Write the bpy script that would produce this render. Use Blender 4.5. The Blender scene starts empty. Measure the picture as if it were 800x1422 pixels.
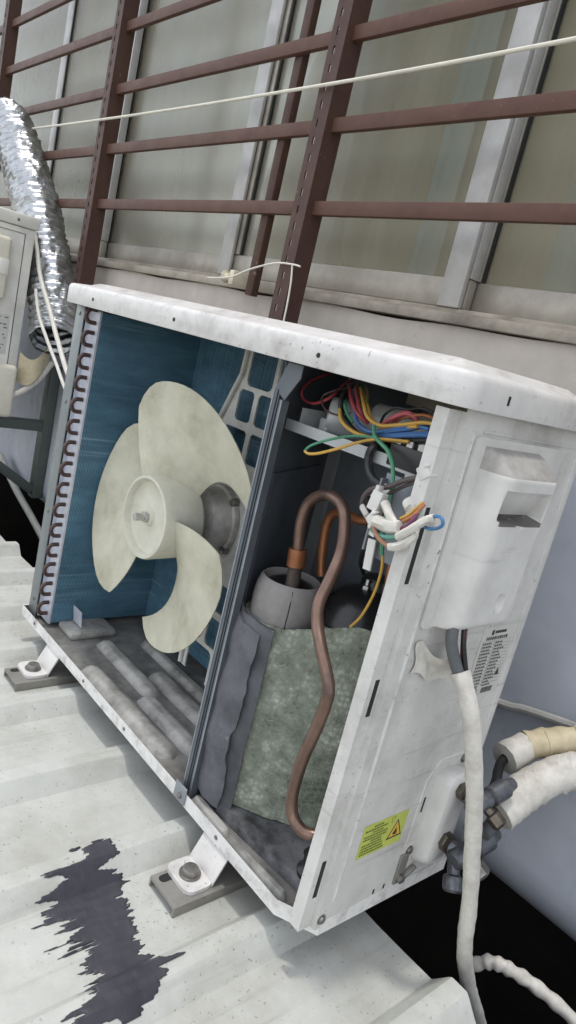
import bpy, bmesh, math, random
from mathutils import Vector, Matrix, noise
random.seed(7)
R = math.radians
S = bpy.context.scene
C = S.collection
# ---------------------------------------------------------------- camera
cd = bpy.data.cameras.new('camera'); cam = bpy.data.objects.new('camera', cd); C.objects.link(cam); S.camera = cam
RC = ((0.629183, 0.741850, 0.231921), (0.323494, 0.021376, -0.945989), (-0.706739, 0.670225, -0.226535))
cam.matrix_world = Matrix(((RC[0][0], -RC[1][0], -RC[2][0], 1.15727), (RC[0][1], -RC[1][1], -RC[2][1], -0.50937), (RC[0][2], -RC[1][2], -RC[2][2], 0.57868), (0, 0, 0, 1)))
cd.sensor_fit = 'VERTICAL'; cd.sensor_height = 36.0; cd.lens = 36.0 * 962.10 / 1422.0
cd.clip_start = 0.02; cd.clip_end = 3000
# ---------------------------------------------------------------- light
SUN_EL, SUN_AZ = R(85.0), R(200.0)          # almost overhead, a little from the open side
w = bpy.data.worlds.new('World'); S.world = w; w.use_nodes = True
nt = w.node_tree; sky = nt.nodes.new('ShaderNodeTexSky'); sky.sky_type = 'NISHITA'; sky.sun_disc = False
sky.sun_elevation = SUN_EL; sky.sun_rotation = SUN_AZ; sky.air_density = 1.0; sky.dust_density = 1.0; sky.ozone_density = 1.0
hs = nt.nodes.new('ShaderNodeHueSaturation'); hs.inputs['Saturation'].default_value = 0.28      # thin even cloud: a pale sky
nt.links.new(sky.outputs[0], hs.inputs['Color']); nt.links.new(hs.outputs[0], nt.nodes['Background'].inputs[0]); nt.nodes['Background'].inputs[1].default_value = 0.15
sl = bpy.data.lights.new('sun', 'SUN'); sl.energy = 0.6; sl.angle = R(3.0); sl.color = (1.0, 0.96, 0.9)
so = bpy.data.objects.new('sun', sl); C.objects.link(so)
sd = Vector((math.sin(SUN_AZ) * math.cos(SUN_EL), math.cos(SUN_AZ) * math.cos(SUN_EL), math.sin(SUN_EL)))
so.rotation_euler = sd.to_track_quat('Z', 'Y').to_euler()
S.view_settings.view_transform = 'Standard'; S.view_settings.look = 'None'; S.view_settings.exposure = 1.3; S.view_settings.gamma = 1.0
S.cycles.max_bounces = 8; S.cycles.use_denoising = True

# ---------------------------------------------------------------- materials
def srgb(h):
    v = [int(h[i:i+2], 16) / 255 for i in (0, 2, 4)]
    return tuple((c / 12.92 if c <= .04045 else ((c + .055) / 1.055) ** 2.4) for c in v) + (1,)
MATS = {}
def mat(name, col, rough=.5, metal=0., dirt=None, dirt_amt=.5, dscale=12., speck=0., spscale=160., speckcol=None, bump=0., bscale=120., spec=.5, aniso=(1, 1, 1), dlo=.42, dhi=.72, fine=.06, streak=None, weave=0., rust=None):
    """painted, plastic or metal surface: base colour, cloudy grime, small specks, fine relief"""
    m = bpy.data.materials.new(name); m.use_nodes = True; N = m.node_tree.nodes; L = m.node_tree.links
    b = N['Principled BSDF']; b.inputs['Roughness'].default_value = rough; b.inputs['Metallic'].default_value = metal
    b.inputs['Specular IOR Level'].default_value = spec
    col = srgb(col) if isinstance(col, str) else tuple(col) + (1,)
    tc = N.new('ShaderNodeTexCoord'); mp = N.new('ShaderNodeMapping'); mp.inputs['Scale'].default_value = aniso
    L.new(tc.outputs['Object'], mp.inputs[0])
    def nz(scale, det=6., rg=.6):
        n = N.new('ShaderNodeTexNoise'); n.inputs['Scale'].default_value = scale; n.inputs['Detail'].default_value = det; n.inputs['Roughness'].default_value = rg
        L.new(mp.outputs[0], n.inputs['Vector']); return n
    def ramp(src, lo, hi):
        r = N.new('ShaderNodeMapRange'); r.inputs[1].default_value = lo; r.inputs[2].default_value = hi; L.new(src, r.inputs[0]); return r.outputs[0]
    def mix(fac, a, bb, kind='MIX'):
        x = N.new('ShaderNodeMix'); x.data_type = 'RGBA'; x.blend_type = kind
        for k, v in ((0, fac), (6, a), (7, bb)):
            if hasattr(v, 'is_linked') or hasattr(v, 'links'): L.new(v, x.inputs[k])
            else: x.inputs[k].default_value = v
        return x.outputs[2]
    cur = None
    n0 = nz(dscale * 3.1, 4)
    d = tuple(max(0, c * (1 - 2.2 * fine)) for c in col[:3]) + (1,)
    cur = mix(ramp(n0.outputs[0], .3, .7), d, col)
    if dirt:
        dc = srgb(dirt) if isinstance(dirt, str) else tuple(dirt) + (1,)
        n1 = nz(dscale, 8, .68)
        f = N.new('ShaderNodeMath'); f.operation = 'MULTIPLY'; f.inputs[1].default_value = dirt_amt
        L.new(ramp(n1.outputs[0], dlo, dhi), f.inputs[0]); cur = mix(f.outputs[0], cur, dc)
    if speck:
        n2 = nz(spscale, 2, .5); n3 = nz(dscale * .6, 3)
        f = N.new('ShaderNodeMath'); f.operation = 'MULTIPLY'
        L.new(ramp(n2.outputs[0], .66, .74), f.inputs[0]); L.new(ramp(n3.outputs[0], .62 - speck * .3, .75), f.inputs[1])
        cur = mix(f.outputs[0], cur, srgb(speckcol or '4a4238'))
    if streak:            # rubbed marks or runs: stretched noise, thresholded
        sc, lo, hi, amt, scol = streak
        m2 = N.new('ShaderNodeMapping'); m2.inputs['Scale'].default_value = sc; L.new(tc.outputs['Object'], m2.inputs[0])
        n4 = N.new('ShaderNodeTexNoise'); n4.inputs['Scale'].default_value = 1.; n4.inputs['Detail'].default_value = 7.; n4.inputs['Roughness'].default_value = .7; L.new(m2.outputs[0], n4.inputs['Vector'])
        n5 = nz(dscale * .5, 3); f = N.new('ShaderNodeMath'); f.operation = 'MULTIPLY'; L.new(ramp(n4.outputs[0], lo, hi), f.inputs[0]); L.new(ramp(n5.outputs[0], .45, .62), f.inputs[1])
        g = N.new('ShaderNodeMath'); g.operation = 'MULTIPLY'; g.inputs[1].default_value = amt; L.new(f.outputs[0], g.inputs[0]); cur = mix(g.outputs[0], cur, srgb(scol))
    if rust:              # scattered rust freckles in patches
        n6 = nz(rust[0], 3, .6); n7 = nz(rust[1], 2); f = N.new('ShaderNodeMath'); f.operation = 'MULTIPLY'
        L.new(ramp(n6.outputs[0], .62, .70), f.inputs[0]); L.new(ramp(n7.outputs[0], .60, .70), f.inputs[1]); cur = mix(f.outputs[0], cur, srgb(rust[2]))
    wv = None
    if weave:
        m3 = N.new('ShaderNodeMapping'); m3.inputs['Rotation'].default_value = (.5, .6, .7); L.new(tc.outputs['Object'], m3.inputs[0])
        vo = N.new('ShaderNodeTexVoronoi'); vo.inputs['Scale'].default_value = 165.; vo.inputs['Randomness'].default_value = .55; L.new(m3.outputs[0], vo.inputs['Vector'])
        wv = vo.outputs['Distance']; g = N.new('ShaderNodeMath'); g.operation = 'MULTIPLY'; g.inputs[1].default_value = weave; L.new(ramp(wv, .25, .75), g.inputs[0]); cur = mix(g.outputs[0], cur, tuple(c * .35 for c in col[:3]) + (1,))
    L.new(cur, b.inputs['Base Color'])
    nr = nz(dscale * 2, 5); rr = N.new('ShaderNodeMapRange'); rr.inputs[3].default_value = max(.03, rough - .12); rr.inputs[4].default_value = min(1, rough + .14)
    L.new(nr.outputs[0], rr.inputs[0]); L.new(rr.outputs[0], b.inputs['Roughness'])
    if bump:
        bp = N.new('ShaderNodeBump'); bp.inputs['Strength'].default_value = min(1, bump); bp.inputs['Distance'].default_value = .0015
        nb = nz(bscale, 4); L.new(nb.outputs[0], bp.inputs['Height']); L.new(bp.outputs[0], b.inputs['Normal'])
    MATS[name] = m; return m
def M(n): return MATS[n]

mat('roof', 'bbbcb6', .45, rust=(170, 5., '8c6a45'), streak=((70, 3, 3), .55, .70, .4, '83807a'), dirt='8b887c', dirt_amt=.7, dscale=8., speck=1.2, spscale=230, bump=.15, bscale=40, dlo=.45, dhi=.8)
mat('lid', 'cfccc8', .4, streak=((7, 7, 160), .58, .68, .55, '77706a'), dirt='7c756d', dirt_amt=.8, dscale=14., speck=.9, spscale=190, bump=.08, bscale=60, dlo=.5, dhi=.8)
mat('panel', 'cac8c3', .42, streak=((3, 5, 130), .57, .70, .5, '7d7974'), dirt='7e7a73', dirt_amt=.8, dscale=9., speck=.9, spscale=170, bump=.05, bscale=50, dlo=.48, dhi=.8)
mat('cover', 'cfcdc8', .48, streak=((3, 9, 60), .60, .72, .45, '7d7974'), dirt='8f8c88', dirt_amt=.42, dscale=11., speck=.15, bump=.04, dlo=.5, dhi=.8)
mat('lip', 'dcdad6', .45, dirt='5a534c', dirt_amt=.55, dscale=30., speck=.4, spscale=220, dlo=.5, dhi=.7)
mat('pan', '96948f', .36, .0, streak=((9, 60, 60), .55, .7, .6, '2e2c2a'), dirt='4a4845', dirt_amt=.85, dscale=16., bump=.12, bscale=90, dlo=.36, dhi=.66, fine=.12)
mat('plinth', '7e7e80', .5, .0, streak=((25, 40, 40), .5, .64, .8, '1f1f20'), dirt='363638', dirt_amt=.9, dscale=26., bump=.2, bscale=80, dlo=.36, dhi=.62)
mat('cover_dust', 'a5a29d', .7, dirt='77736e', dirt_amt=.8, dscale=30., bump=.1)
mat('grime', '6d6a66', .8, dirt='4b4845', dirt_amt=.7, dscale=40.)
mat('rib', 'a8a6a0', .5, .0, streak=((9, 60, 60), .55, .7, .6, '2e2c2a'), dirt='4a4845', dirt_amt=.85, dscale=17., bump=.12, dlo=.40, dhi=.68)
mat('post', '7f8586', .4, .35, dirt='5c5f5f', dirt_amt=.4, dscale=10.)
mat('plate', 'c9ccd6', .35, .3, dirt='8f8f95', dirt_amt=.4, dscale=25.)
mat('galv', '9d9b95', .5, .55, dirt='6d675f', dirt_amt=.6, dscale=18., bump=.1)
mat('fin', '668fa5', .45, .0, streak=((3, 3, 170), .52, .66, .6, 'a9c6d2'), dirt='375767', dirt_amt=.8, dscale=9., speck=.35, spscale=120, speckcol='6f8fa0', fine=.15, aniso=(1, .5, 2.2))
mat('finslab', '3d6073', .6, .0)
mat('copper_dull', '5e4a45', .42, .45, dirt='2e2624', dirt_amt=.6, dscale=30.)
mat('copper', '82695b', .33, .62, streak=((30, 30, 14), .52, .66, .6, '4a3f3c'), dirt='54433f', dirt_amt=.85, dscale=26., bump=.05, dlo=.4, dhi=.66, aniso=(1, 1, .5))
mat('copper_new', 'a06a48', .36, .6, dirt='5a3a26', dirt_amt=.6, dscale=28.)
mat('braze', '3a3431', .6, .3, dirt='6e5a4a', dirt_amt=.6, dscale=60.)
mat('fan', 'bfbca8', .5, dirt='8a8670', dirt_amt=.6, dscale=13., spec=.4, streak=((50, 8, 9), .52, .68, .45, '7b775f'))
mat('hub', 'c9c7b7', .45, dirt='97927a', dirt_amt=.3, dscale=14.)
mat('motor', 'd0ccc4', .5, .1, dirt='5a554f', dirt_amt=.7, dscale=20.)
mat('bracket', 'e0ded6', .5, .0, dirt='7c7a72', dirt_amt=.5, dscale=14.)
mat('partition', '62686e', .42, .2, dirt='3b4046', dirt_amt=.5, dscale=8., fine=.08)
mat('edge', '9aa0a6', .35, .5, dirt='50555a', dirt_amt=.4, dscale=40.)
mat('backplate', '858a90', .45, .2, dirt='4c5056', dirt_amt=.5, dscale=8.)
mat('tray', 'b4b6b6', .4, .3, dirt='7c7f80', dirt_amt=.4, dscale=20.)
mat('cap', 'c3c4c4', .35, .25, dirt='94979a', dirt_amt=.4, dscale=22.)
mat('cream', 'd2c9b0', .5, dirt='a39a84', dirt_amt=.3)
mat('blackplastic', '1b1c1e', .4, dirt='35332f', dirt_amt=.4, dscale=30.)
mat('compressor', '1b1c1e', .28, dirt='2f2c28', dirt_amt=.6, dscale=20.)
mat('chrome', 'c6c6c4', .25, 1.)
mat('foam_light', '8e8a87', .8, dirt='6a6664', dirt_amt=.6, dscale=24., bump=.3, bscale=200, spec=.2)
mat('foam_dark', '5f6064', .75, dirt='3c3d40', dirt_amt=.85, dscale=18., bump=.3, bscale=150, spec=.3, speck=.15, speckcol='9a9a94')
mat('foam_edge', 'a4a79f', .9, dirt='6a6d68', dirt_amt=.6, dscale=60., bump=.8, bscale=260, spec=.1)
mat('felt', 'ccd2c0', .95, dirt='4c5848', dirt_amt=.9, dscale=17., bump=1., bscale=260, spec=.1, speck=.8, spscale=210, speckcol='3a443a', dlo=.38, dhi=.66, fine=.36, weave=.8)
mat('screw', '8d8a86', .4, .8, dirt='4a443e', dirt_amt=.6, dscale=80.)
mat('dark', '1a1a1a', .7)
mat('brass', '6e655a', .4, .8, dirt='2c2926', dirt_amt=.8, dscale=60.)
mat('valve', '707277', .4, .7, dirt='29292b', dirt_amt=.7, dscale=50.)
mat('stick', 'b9c05a', .5, dirt='a0a85a', dirt_amt=.4)
mat('ink', '3a3a34', .7)
mat('inkgreen', '5a6630', .7)
mat('signyellow', 'd9b23c', .5)
mat('paper', 'c6c4be', .55, dirt='9c9992', dirt_amt=.3)
mat('greyink', '6a6865', .7)
mat('tape', 'cbc7be', .55, dirt='8d8578', dirt_amt=.55, dscale=40., bump=.25, bscale=130, dlo=.45, dhi=.75)
mat('tape_old', 'c3b698', .6, dirt='8c7d5e', dirt_amt=.5, dscale=30., bump=.25, bscale=110)
mat('rubberfoam', '57585a', .85, dirt='3a3a3a', dirt_amt=.5, bump=.3)
mat('bitumen', '403f46', .55, dirt='26262b', dirt_amt=.8, dscale=22., bump=.6, bscale=70, aniso=(.35, 1, 1), spec=.35)
mat('plaster', 'beb5ab', .85, dirt='8f857b', dirt_amt=.6, dscale=4., speck=.2, spscale=90, bump=.3, bscale=60, fine=.08)
mat('plaster_blue', 'c2c6ce', .8, streak=((9, 9, 3), .55, .68, .55, '6a6e78'), dirt='8f949e', dirt_amt=.5, dscale=2.6, speck=.25, spscale=40, bump=.25, bscale=50, fine=.08)  # lower wall: bluish cast of its shade put into the plaster colour, plus smudges
mat('alu', 'a8a297', .42, .45, dirt='756d62', dirt_amt=.6, dscale=9., bump=.05)
mat('alu_white', 'bdbbb8', .4, .2, dirt='8b8781', dirt_amt=.5, dscale=9.)
mat('sill', 'a39a8c', .6, .2, dirt='5f574c', dirt_amt=.75, dscale=10., bump=.2)
mat('brown_paint', '5c4135', .55, spec=.3, dirt='4a302c', dirt_amt=.6, dscale=14., speck=.3, spscale=140, speckcol='8c6f60', bump=.1, bscale=70)
mat('brown_deep', '4d372d', .55, spec=.3, dirt='3f2a2a', dirt_amt=.6, dscale=14., speck=.25, spscale=140, speckcol='8c6f60', bump=.1)
mat('rope', 'd8d3c4', .8, bump=.6, bscale=500)
mat('foil', 'b4b6b7', .30, .95, dirt='77797c', dirt_amt=.5, dscale=30., bump=1., bscale=85)
mat('nbr', 'dedcd4', .45, dirt='a19e96', dirt_amt=.4, dscale=8., bump=.04)
mat('nbr_cover', 'd8d3c2', .5, dirt='a8a292', dirt_amt=.3)
mat('greenpaint', '5d645f', .5, .1, dirt='454b47', dirt_amt=.5, dscale=10.)
mat('pvc', 'cbc8bf', .5, dirt='96928a', dirt_amt=.4, dscale=20.)
mat('ground', '57544e', .9, dirt='3c3a36', dirt_amt=.6, dscale=3.)
mat('curtain', 'd2c5a2', .9, dirt='8d8a7a', dirt_amt=.6, dscale=1.6, aniso=(2.5, 1, .25), spec=.1, dlo=.35, dhi=.65)
mat('curtain_blue', 'a8c6d0', .9, dirt='76898c', dirt_amt=.6, dscale=3., spec=.1)
for n, c in (('red', '9e3c44'), ('brown', '4d3a36'), ('black', '1d1d20'), ('yellow', 'c59b42'), ('blue', '38669c'), ('pink', 'b85a60'), ('orange', 'b06c44'), ('grey', '5b5f62'), ('olive', '6f6a3c'), ('green', '428867'), ('brown2', '4e4342'), ('blue2', '3b6f9e'), ('tan', '9a6f58'), ('teal', '5f9a88'), ('purple', '6a3350')):
    mat('w_' + n, c, .42, dirt='3a3530', dirt_amt=.25, dscale=40.)

def glassmat():
    m = bpy.data.materials.new('window_glass'); m.use_nodes = True; N = m.node_tree.nodes; L = m.node_tree.links
    for n in list(N): 
        if n.type != 'OUTPUT_MATERIAL': N.remove(n)
    out = [n for n in N if n.type == 'OUTPUT_MATERIAL'][0]
    tr = N.new('ShaderNodeBsdfTransparent'); tr.inputs[0].default_value = (.86, .88, .84, 1)
    gl = N.new('ShaderNodeBsdfGlossy'); gl.inputs['Roughness'].default_value = .34; gl.inputs[0].default_value = (.85, .85, .85, 1)
    df = N.new('ShaderNodeBsdfDiffuse'); df.inputs[0].default_value = (.44, .395, .30, 1)
    fr = N.new('ShaderNodeFresnel'); fr.inputs[0].default_value = 1.22
    tc = N.new('ShaderNodeTexCoord'); nz = N.new('ShaderNodeTexNoise'); nz.inputs['Scale'].default_value = 3.; nz.inputs['Detail'].default_value = 8
    mp = N.new('ShaderNodeMapping'); mp.inputs['Scale'].default_value = (2.2, 1, .5); L.new(tc.outputs['Object'], mp.inputs[0]); L.new(mp.outputs[0], nz.inputs['Vector'])
    mr = N.new('ShaderNodeMapRange'); mr.inputs[1].default_value = .35; mr.inputs[2].default_value = .75; mr.inputs[3].default_value = .24; mr.inputs[4].default_value = .46
    L.new(nz.outputs[0], mr.inputs[0])
    a = N.new('ShaderNodeMixShader'); L.new(mr.outputs[0], a.inputs[0]); L.new(tr.outputs[0], a.inputs[1]); L.new(df.outputs[0], a.inputs[2])
    b = N.new('ShaderNodeMixShader'); L.new(fr.outputs[0], b.inputs[0]); L.new(a.outputs[0], b.inputs[1]); L.new(gl.outputs[0], b.inputs[2])
    L.new(b.outputs[0], out.inputs[0]); MATS['glass'] = m
glassmat()

# ---------------------------------------------------------------- mesh helpers
def frame(d, up=(0, 0, 1)):
    d = Vector(d).normalized(); u = Vector(up)
    if abs(d.dot(u)) > .95: u = Vector((1, 0, 0))
    a = u.cross(d).normalized(); return a, d.cross(a), d          # a, b, axis
def spline(pts, k=6):
    P = [Vector(p) for p in pts]
    if len(P) < 3 or k < 2: return P
    o = []
    for i in range(len(P) - 1):
        p0 = P[max(0, i - 1)]; p1 = P[i]; p2 = P[i + 1]; p3 = P[min(len(P) - 1, i + 2)]
        for j in range(k):
            t = j / k; o.append(.5 * ((2 * p1) + (p2 - p0) * t + (2 * p0 - 5 * p1 + 4 * p2 - p3) * t * t + (3 * p1 - p0 - 3 * p2 + p3) * t ** 3))
    o.append(P[-1]); return o
class MB:
    def __init__(s): s.v = []; s.f = []; s.m = []; s.sm = []
    def add(s, vs, fs, mi=0, sm=True):
        o = len(s.v); s.v += [tuple(x) for x in vs]
        for f in fs: s.f.append([i + o for i in f]); s.m.append(mi); s.sm.append(sm)
        return s
    def box(s, c, d, rot=None, bev=0., mi=0, seg=2):
        bm = bmesh.new(); bmesh.ops.create_cube(bm, size=1); bmesh.ops.scale(bm, vec=Vector(d), verts=bm.verts)
        if bev: bmesh.ops.bevel(bm, geom=bm.edges[:] , offset=bev, segments=seg, profile=.5, affect='EDGES')
        if rot is not None: bmesh.ops.rotate(bm, matrix=rot, verts=bm.verts)
        bmesh.ops.translate(bm, vec=Vector(c), verts=bm.verts); bm.verts.index_update()
        s.add([v.co for v in bm.verts], [[v.index for v in f.verts] for f in bm.faces], mi); bm.free(); return s
    def b2(s, a, b, bev=0., mi=0):
        a = Vector(a); b = Vector(b); return s.box((a + b) / 2, [abs(x) for x in (b - a)], None, bev, mi)
    def tube(s, pts, r, n=10, mi=0, k=6, wob=0., cap=True, hel=None):
        P = spline(pts, k); rr = r if callable(r) else (lambda t: r); vs = []; fs = []; T = len(P)
        d0 = (P[1] - P[0]).normalized(); a, b, _ = frame(d0); L = 0.
        for i, p in enumerate(P):
            d = (P[min(T - 1, i + 1)] - P[max(0, i - 1)]).normalized()
            a = (a - d * a.dot(d)).normalized(); b = d.cross(a); q = rr(i / (T - 1))
            if i: L += (P[i] - P[i - 1]).length
            for j in range(n):
                t = 2 * math.pi * j / n; g = q
                if hel: g = q * (1 + hel[0] * (((L / hel[1] + j / n) % 1) ** .7 - .5))
                if wob: g = q * (1 + wob * noise.noise(Vector((p.x * 60 + j, p.y * 60, p.z * 60))))
                vs.append(p + a * g * math.cos(t) + b * g * math.sin(t))
        for i in range(T - 1):
            for j in range(n): fs.append([i * n + j, i * n + (j + 1) % n, (i + 1) * n + (j + 1) % n, (i + 1) * n + j])
        if cap: fs.append(list(range(n))[::-1]); fs.append([(T - 1) * n + j for j in range(n)])
        return s.add(vs, fs, mi)
    def lathe(s, prof, o, ax=(0, 0, 1), n=32, mi=0, cap=True):
        a, b, d = frame(ax); o = Vector(o); vs = []; fs = []
        for r, h in prof:
            for j in range(n):
                t = 2 * math.pi * j / n; vs.append(o + d * h + a * r * math.cos(t) + b * r * math.sin(t))
        for i in range(len(prof) - 1):
            for j in range(n): fs.append([i * n + j, i * n + (j + 1) % n, (i + 1) * n + (j + 1) % n, (i + 1) * n + j])
        if cap: fs.append(list(range(n))[::-1]); fs.append([(len(prof) - 1) * n + j for j in range(n)])
        return s.add(vs, fs, mi)
    def prism(s, poly, o, u, v, th, mi=0):
        o = Vector(o); u = Vector(u); v = Vector(v); nn = u.cross(v).normalized(); k = len(poly)
        A = [o + u * x + v * y for x, y in poly]; B = [p + nn * th for p in A]
        fs = [list(range(k))[::-1], [k + i for i in range(k)]] + [[i, (i + 1) % k, k + (i + 1) % k, k + i] for i in range(k)]
        return s.add(A + B, fs, mi)
    def grid(s, fn, nu, nv, mi=0, closed=False):
        vs = [fn(i / (nu if closed else nu), j / nv) for j in range(nv + 1) for i in range(nu + (0 if closed else 1))]
        w = nu if closed else nu + 1; fs = []
        for j in range(nv):
            for i in range(nu):
                i2 = (i + 1) % w if closed else i + 1
                fs.append([j * w + i, j * w + i2, (j + 1) * w + i2, (j + 1) * w + i])
        return s.add(vs, fs, mi)
def obj(name, mb, mats, parent=None, ang=40, loc=None):
    me = bpy.data.meshes.new(name); me.from_pydata(mb.v, [], mb.f)
    if not isinstance(mats, (list, tuple)): mats = [mats]
    for x in mats: me.materials.append(M(x))
    me.polygons.foreach_set('material_index', mb.m); me.polygons.foreach_set('use_smooth', [True] * len(mb.f)); me.update()
    bm = bmesh.new(); bm.from_mesh(me); bmesh.ops.recalc_face_normals(bm, faces=bm.faces); bm.to_mesh(me); bm.free()
    me.set_sharp_from_angle(angle=R(ang))
    o = bpy.data.objects.new(name, me); C.objects.link(o)
    if parent: o.parent = parent
    return o
def tag(o, label, cat, group=None):
    o['label'] = label; o['category'] = cat
    if group: o['group'] = group
    return o
def struct(o): o['kind'] = 'structure'; return o
def empty(name, loc=(0, 0, 0)):
    o = bpy.data.objects.new(name, None); o.empty_display_size = .05; C.objects.link(o); o.location = loc; return o
def thing(name, label, cat, group=None): return tag(empty(name), label, cat, group)
def rrect(x0, y0, x1, y1, r, n=5):
    o = []
    for cx, cy, a in ((x1 - r, y0 + r, -90), (x1 - r, y1 - r, 0), (x0 + r, y1 - r, 90), (x0 + r, y0 + r, 180)):
        for i in range(n + 1): t = R(a + 90 * i / n); o.append((cx + r * math.cos(t), cy + r * math.sin(t)))
    return o
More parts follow.
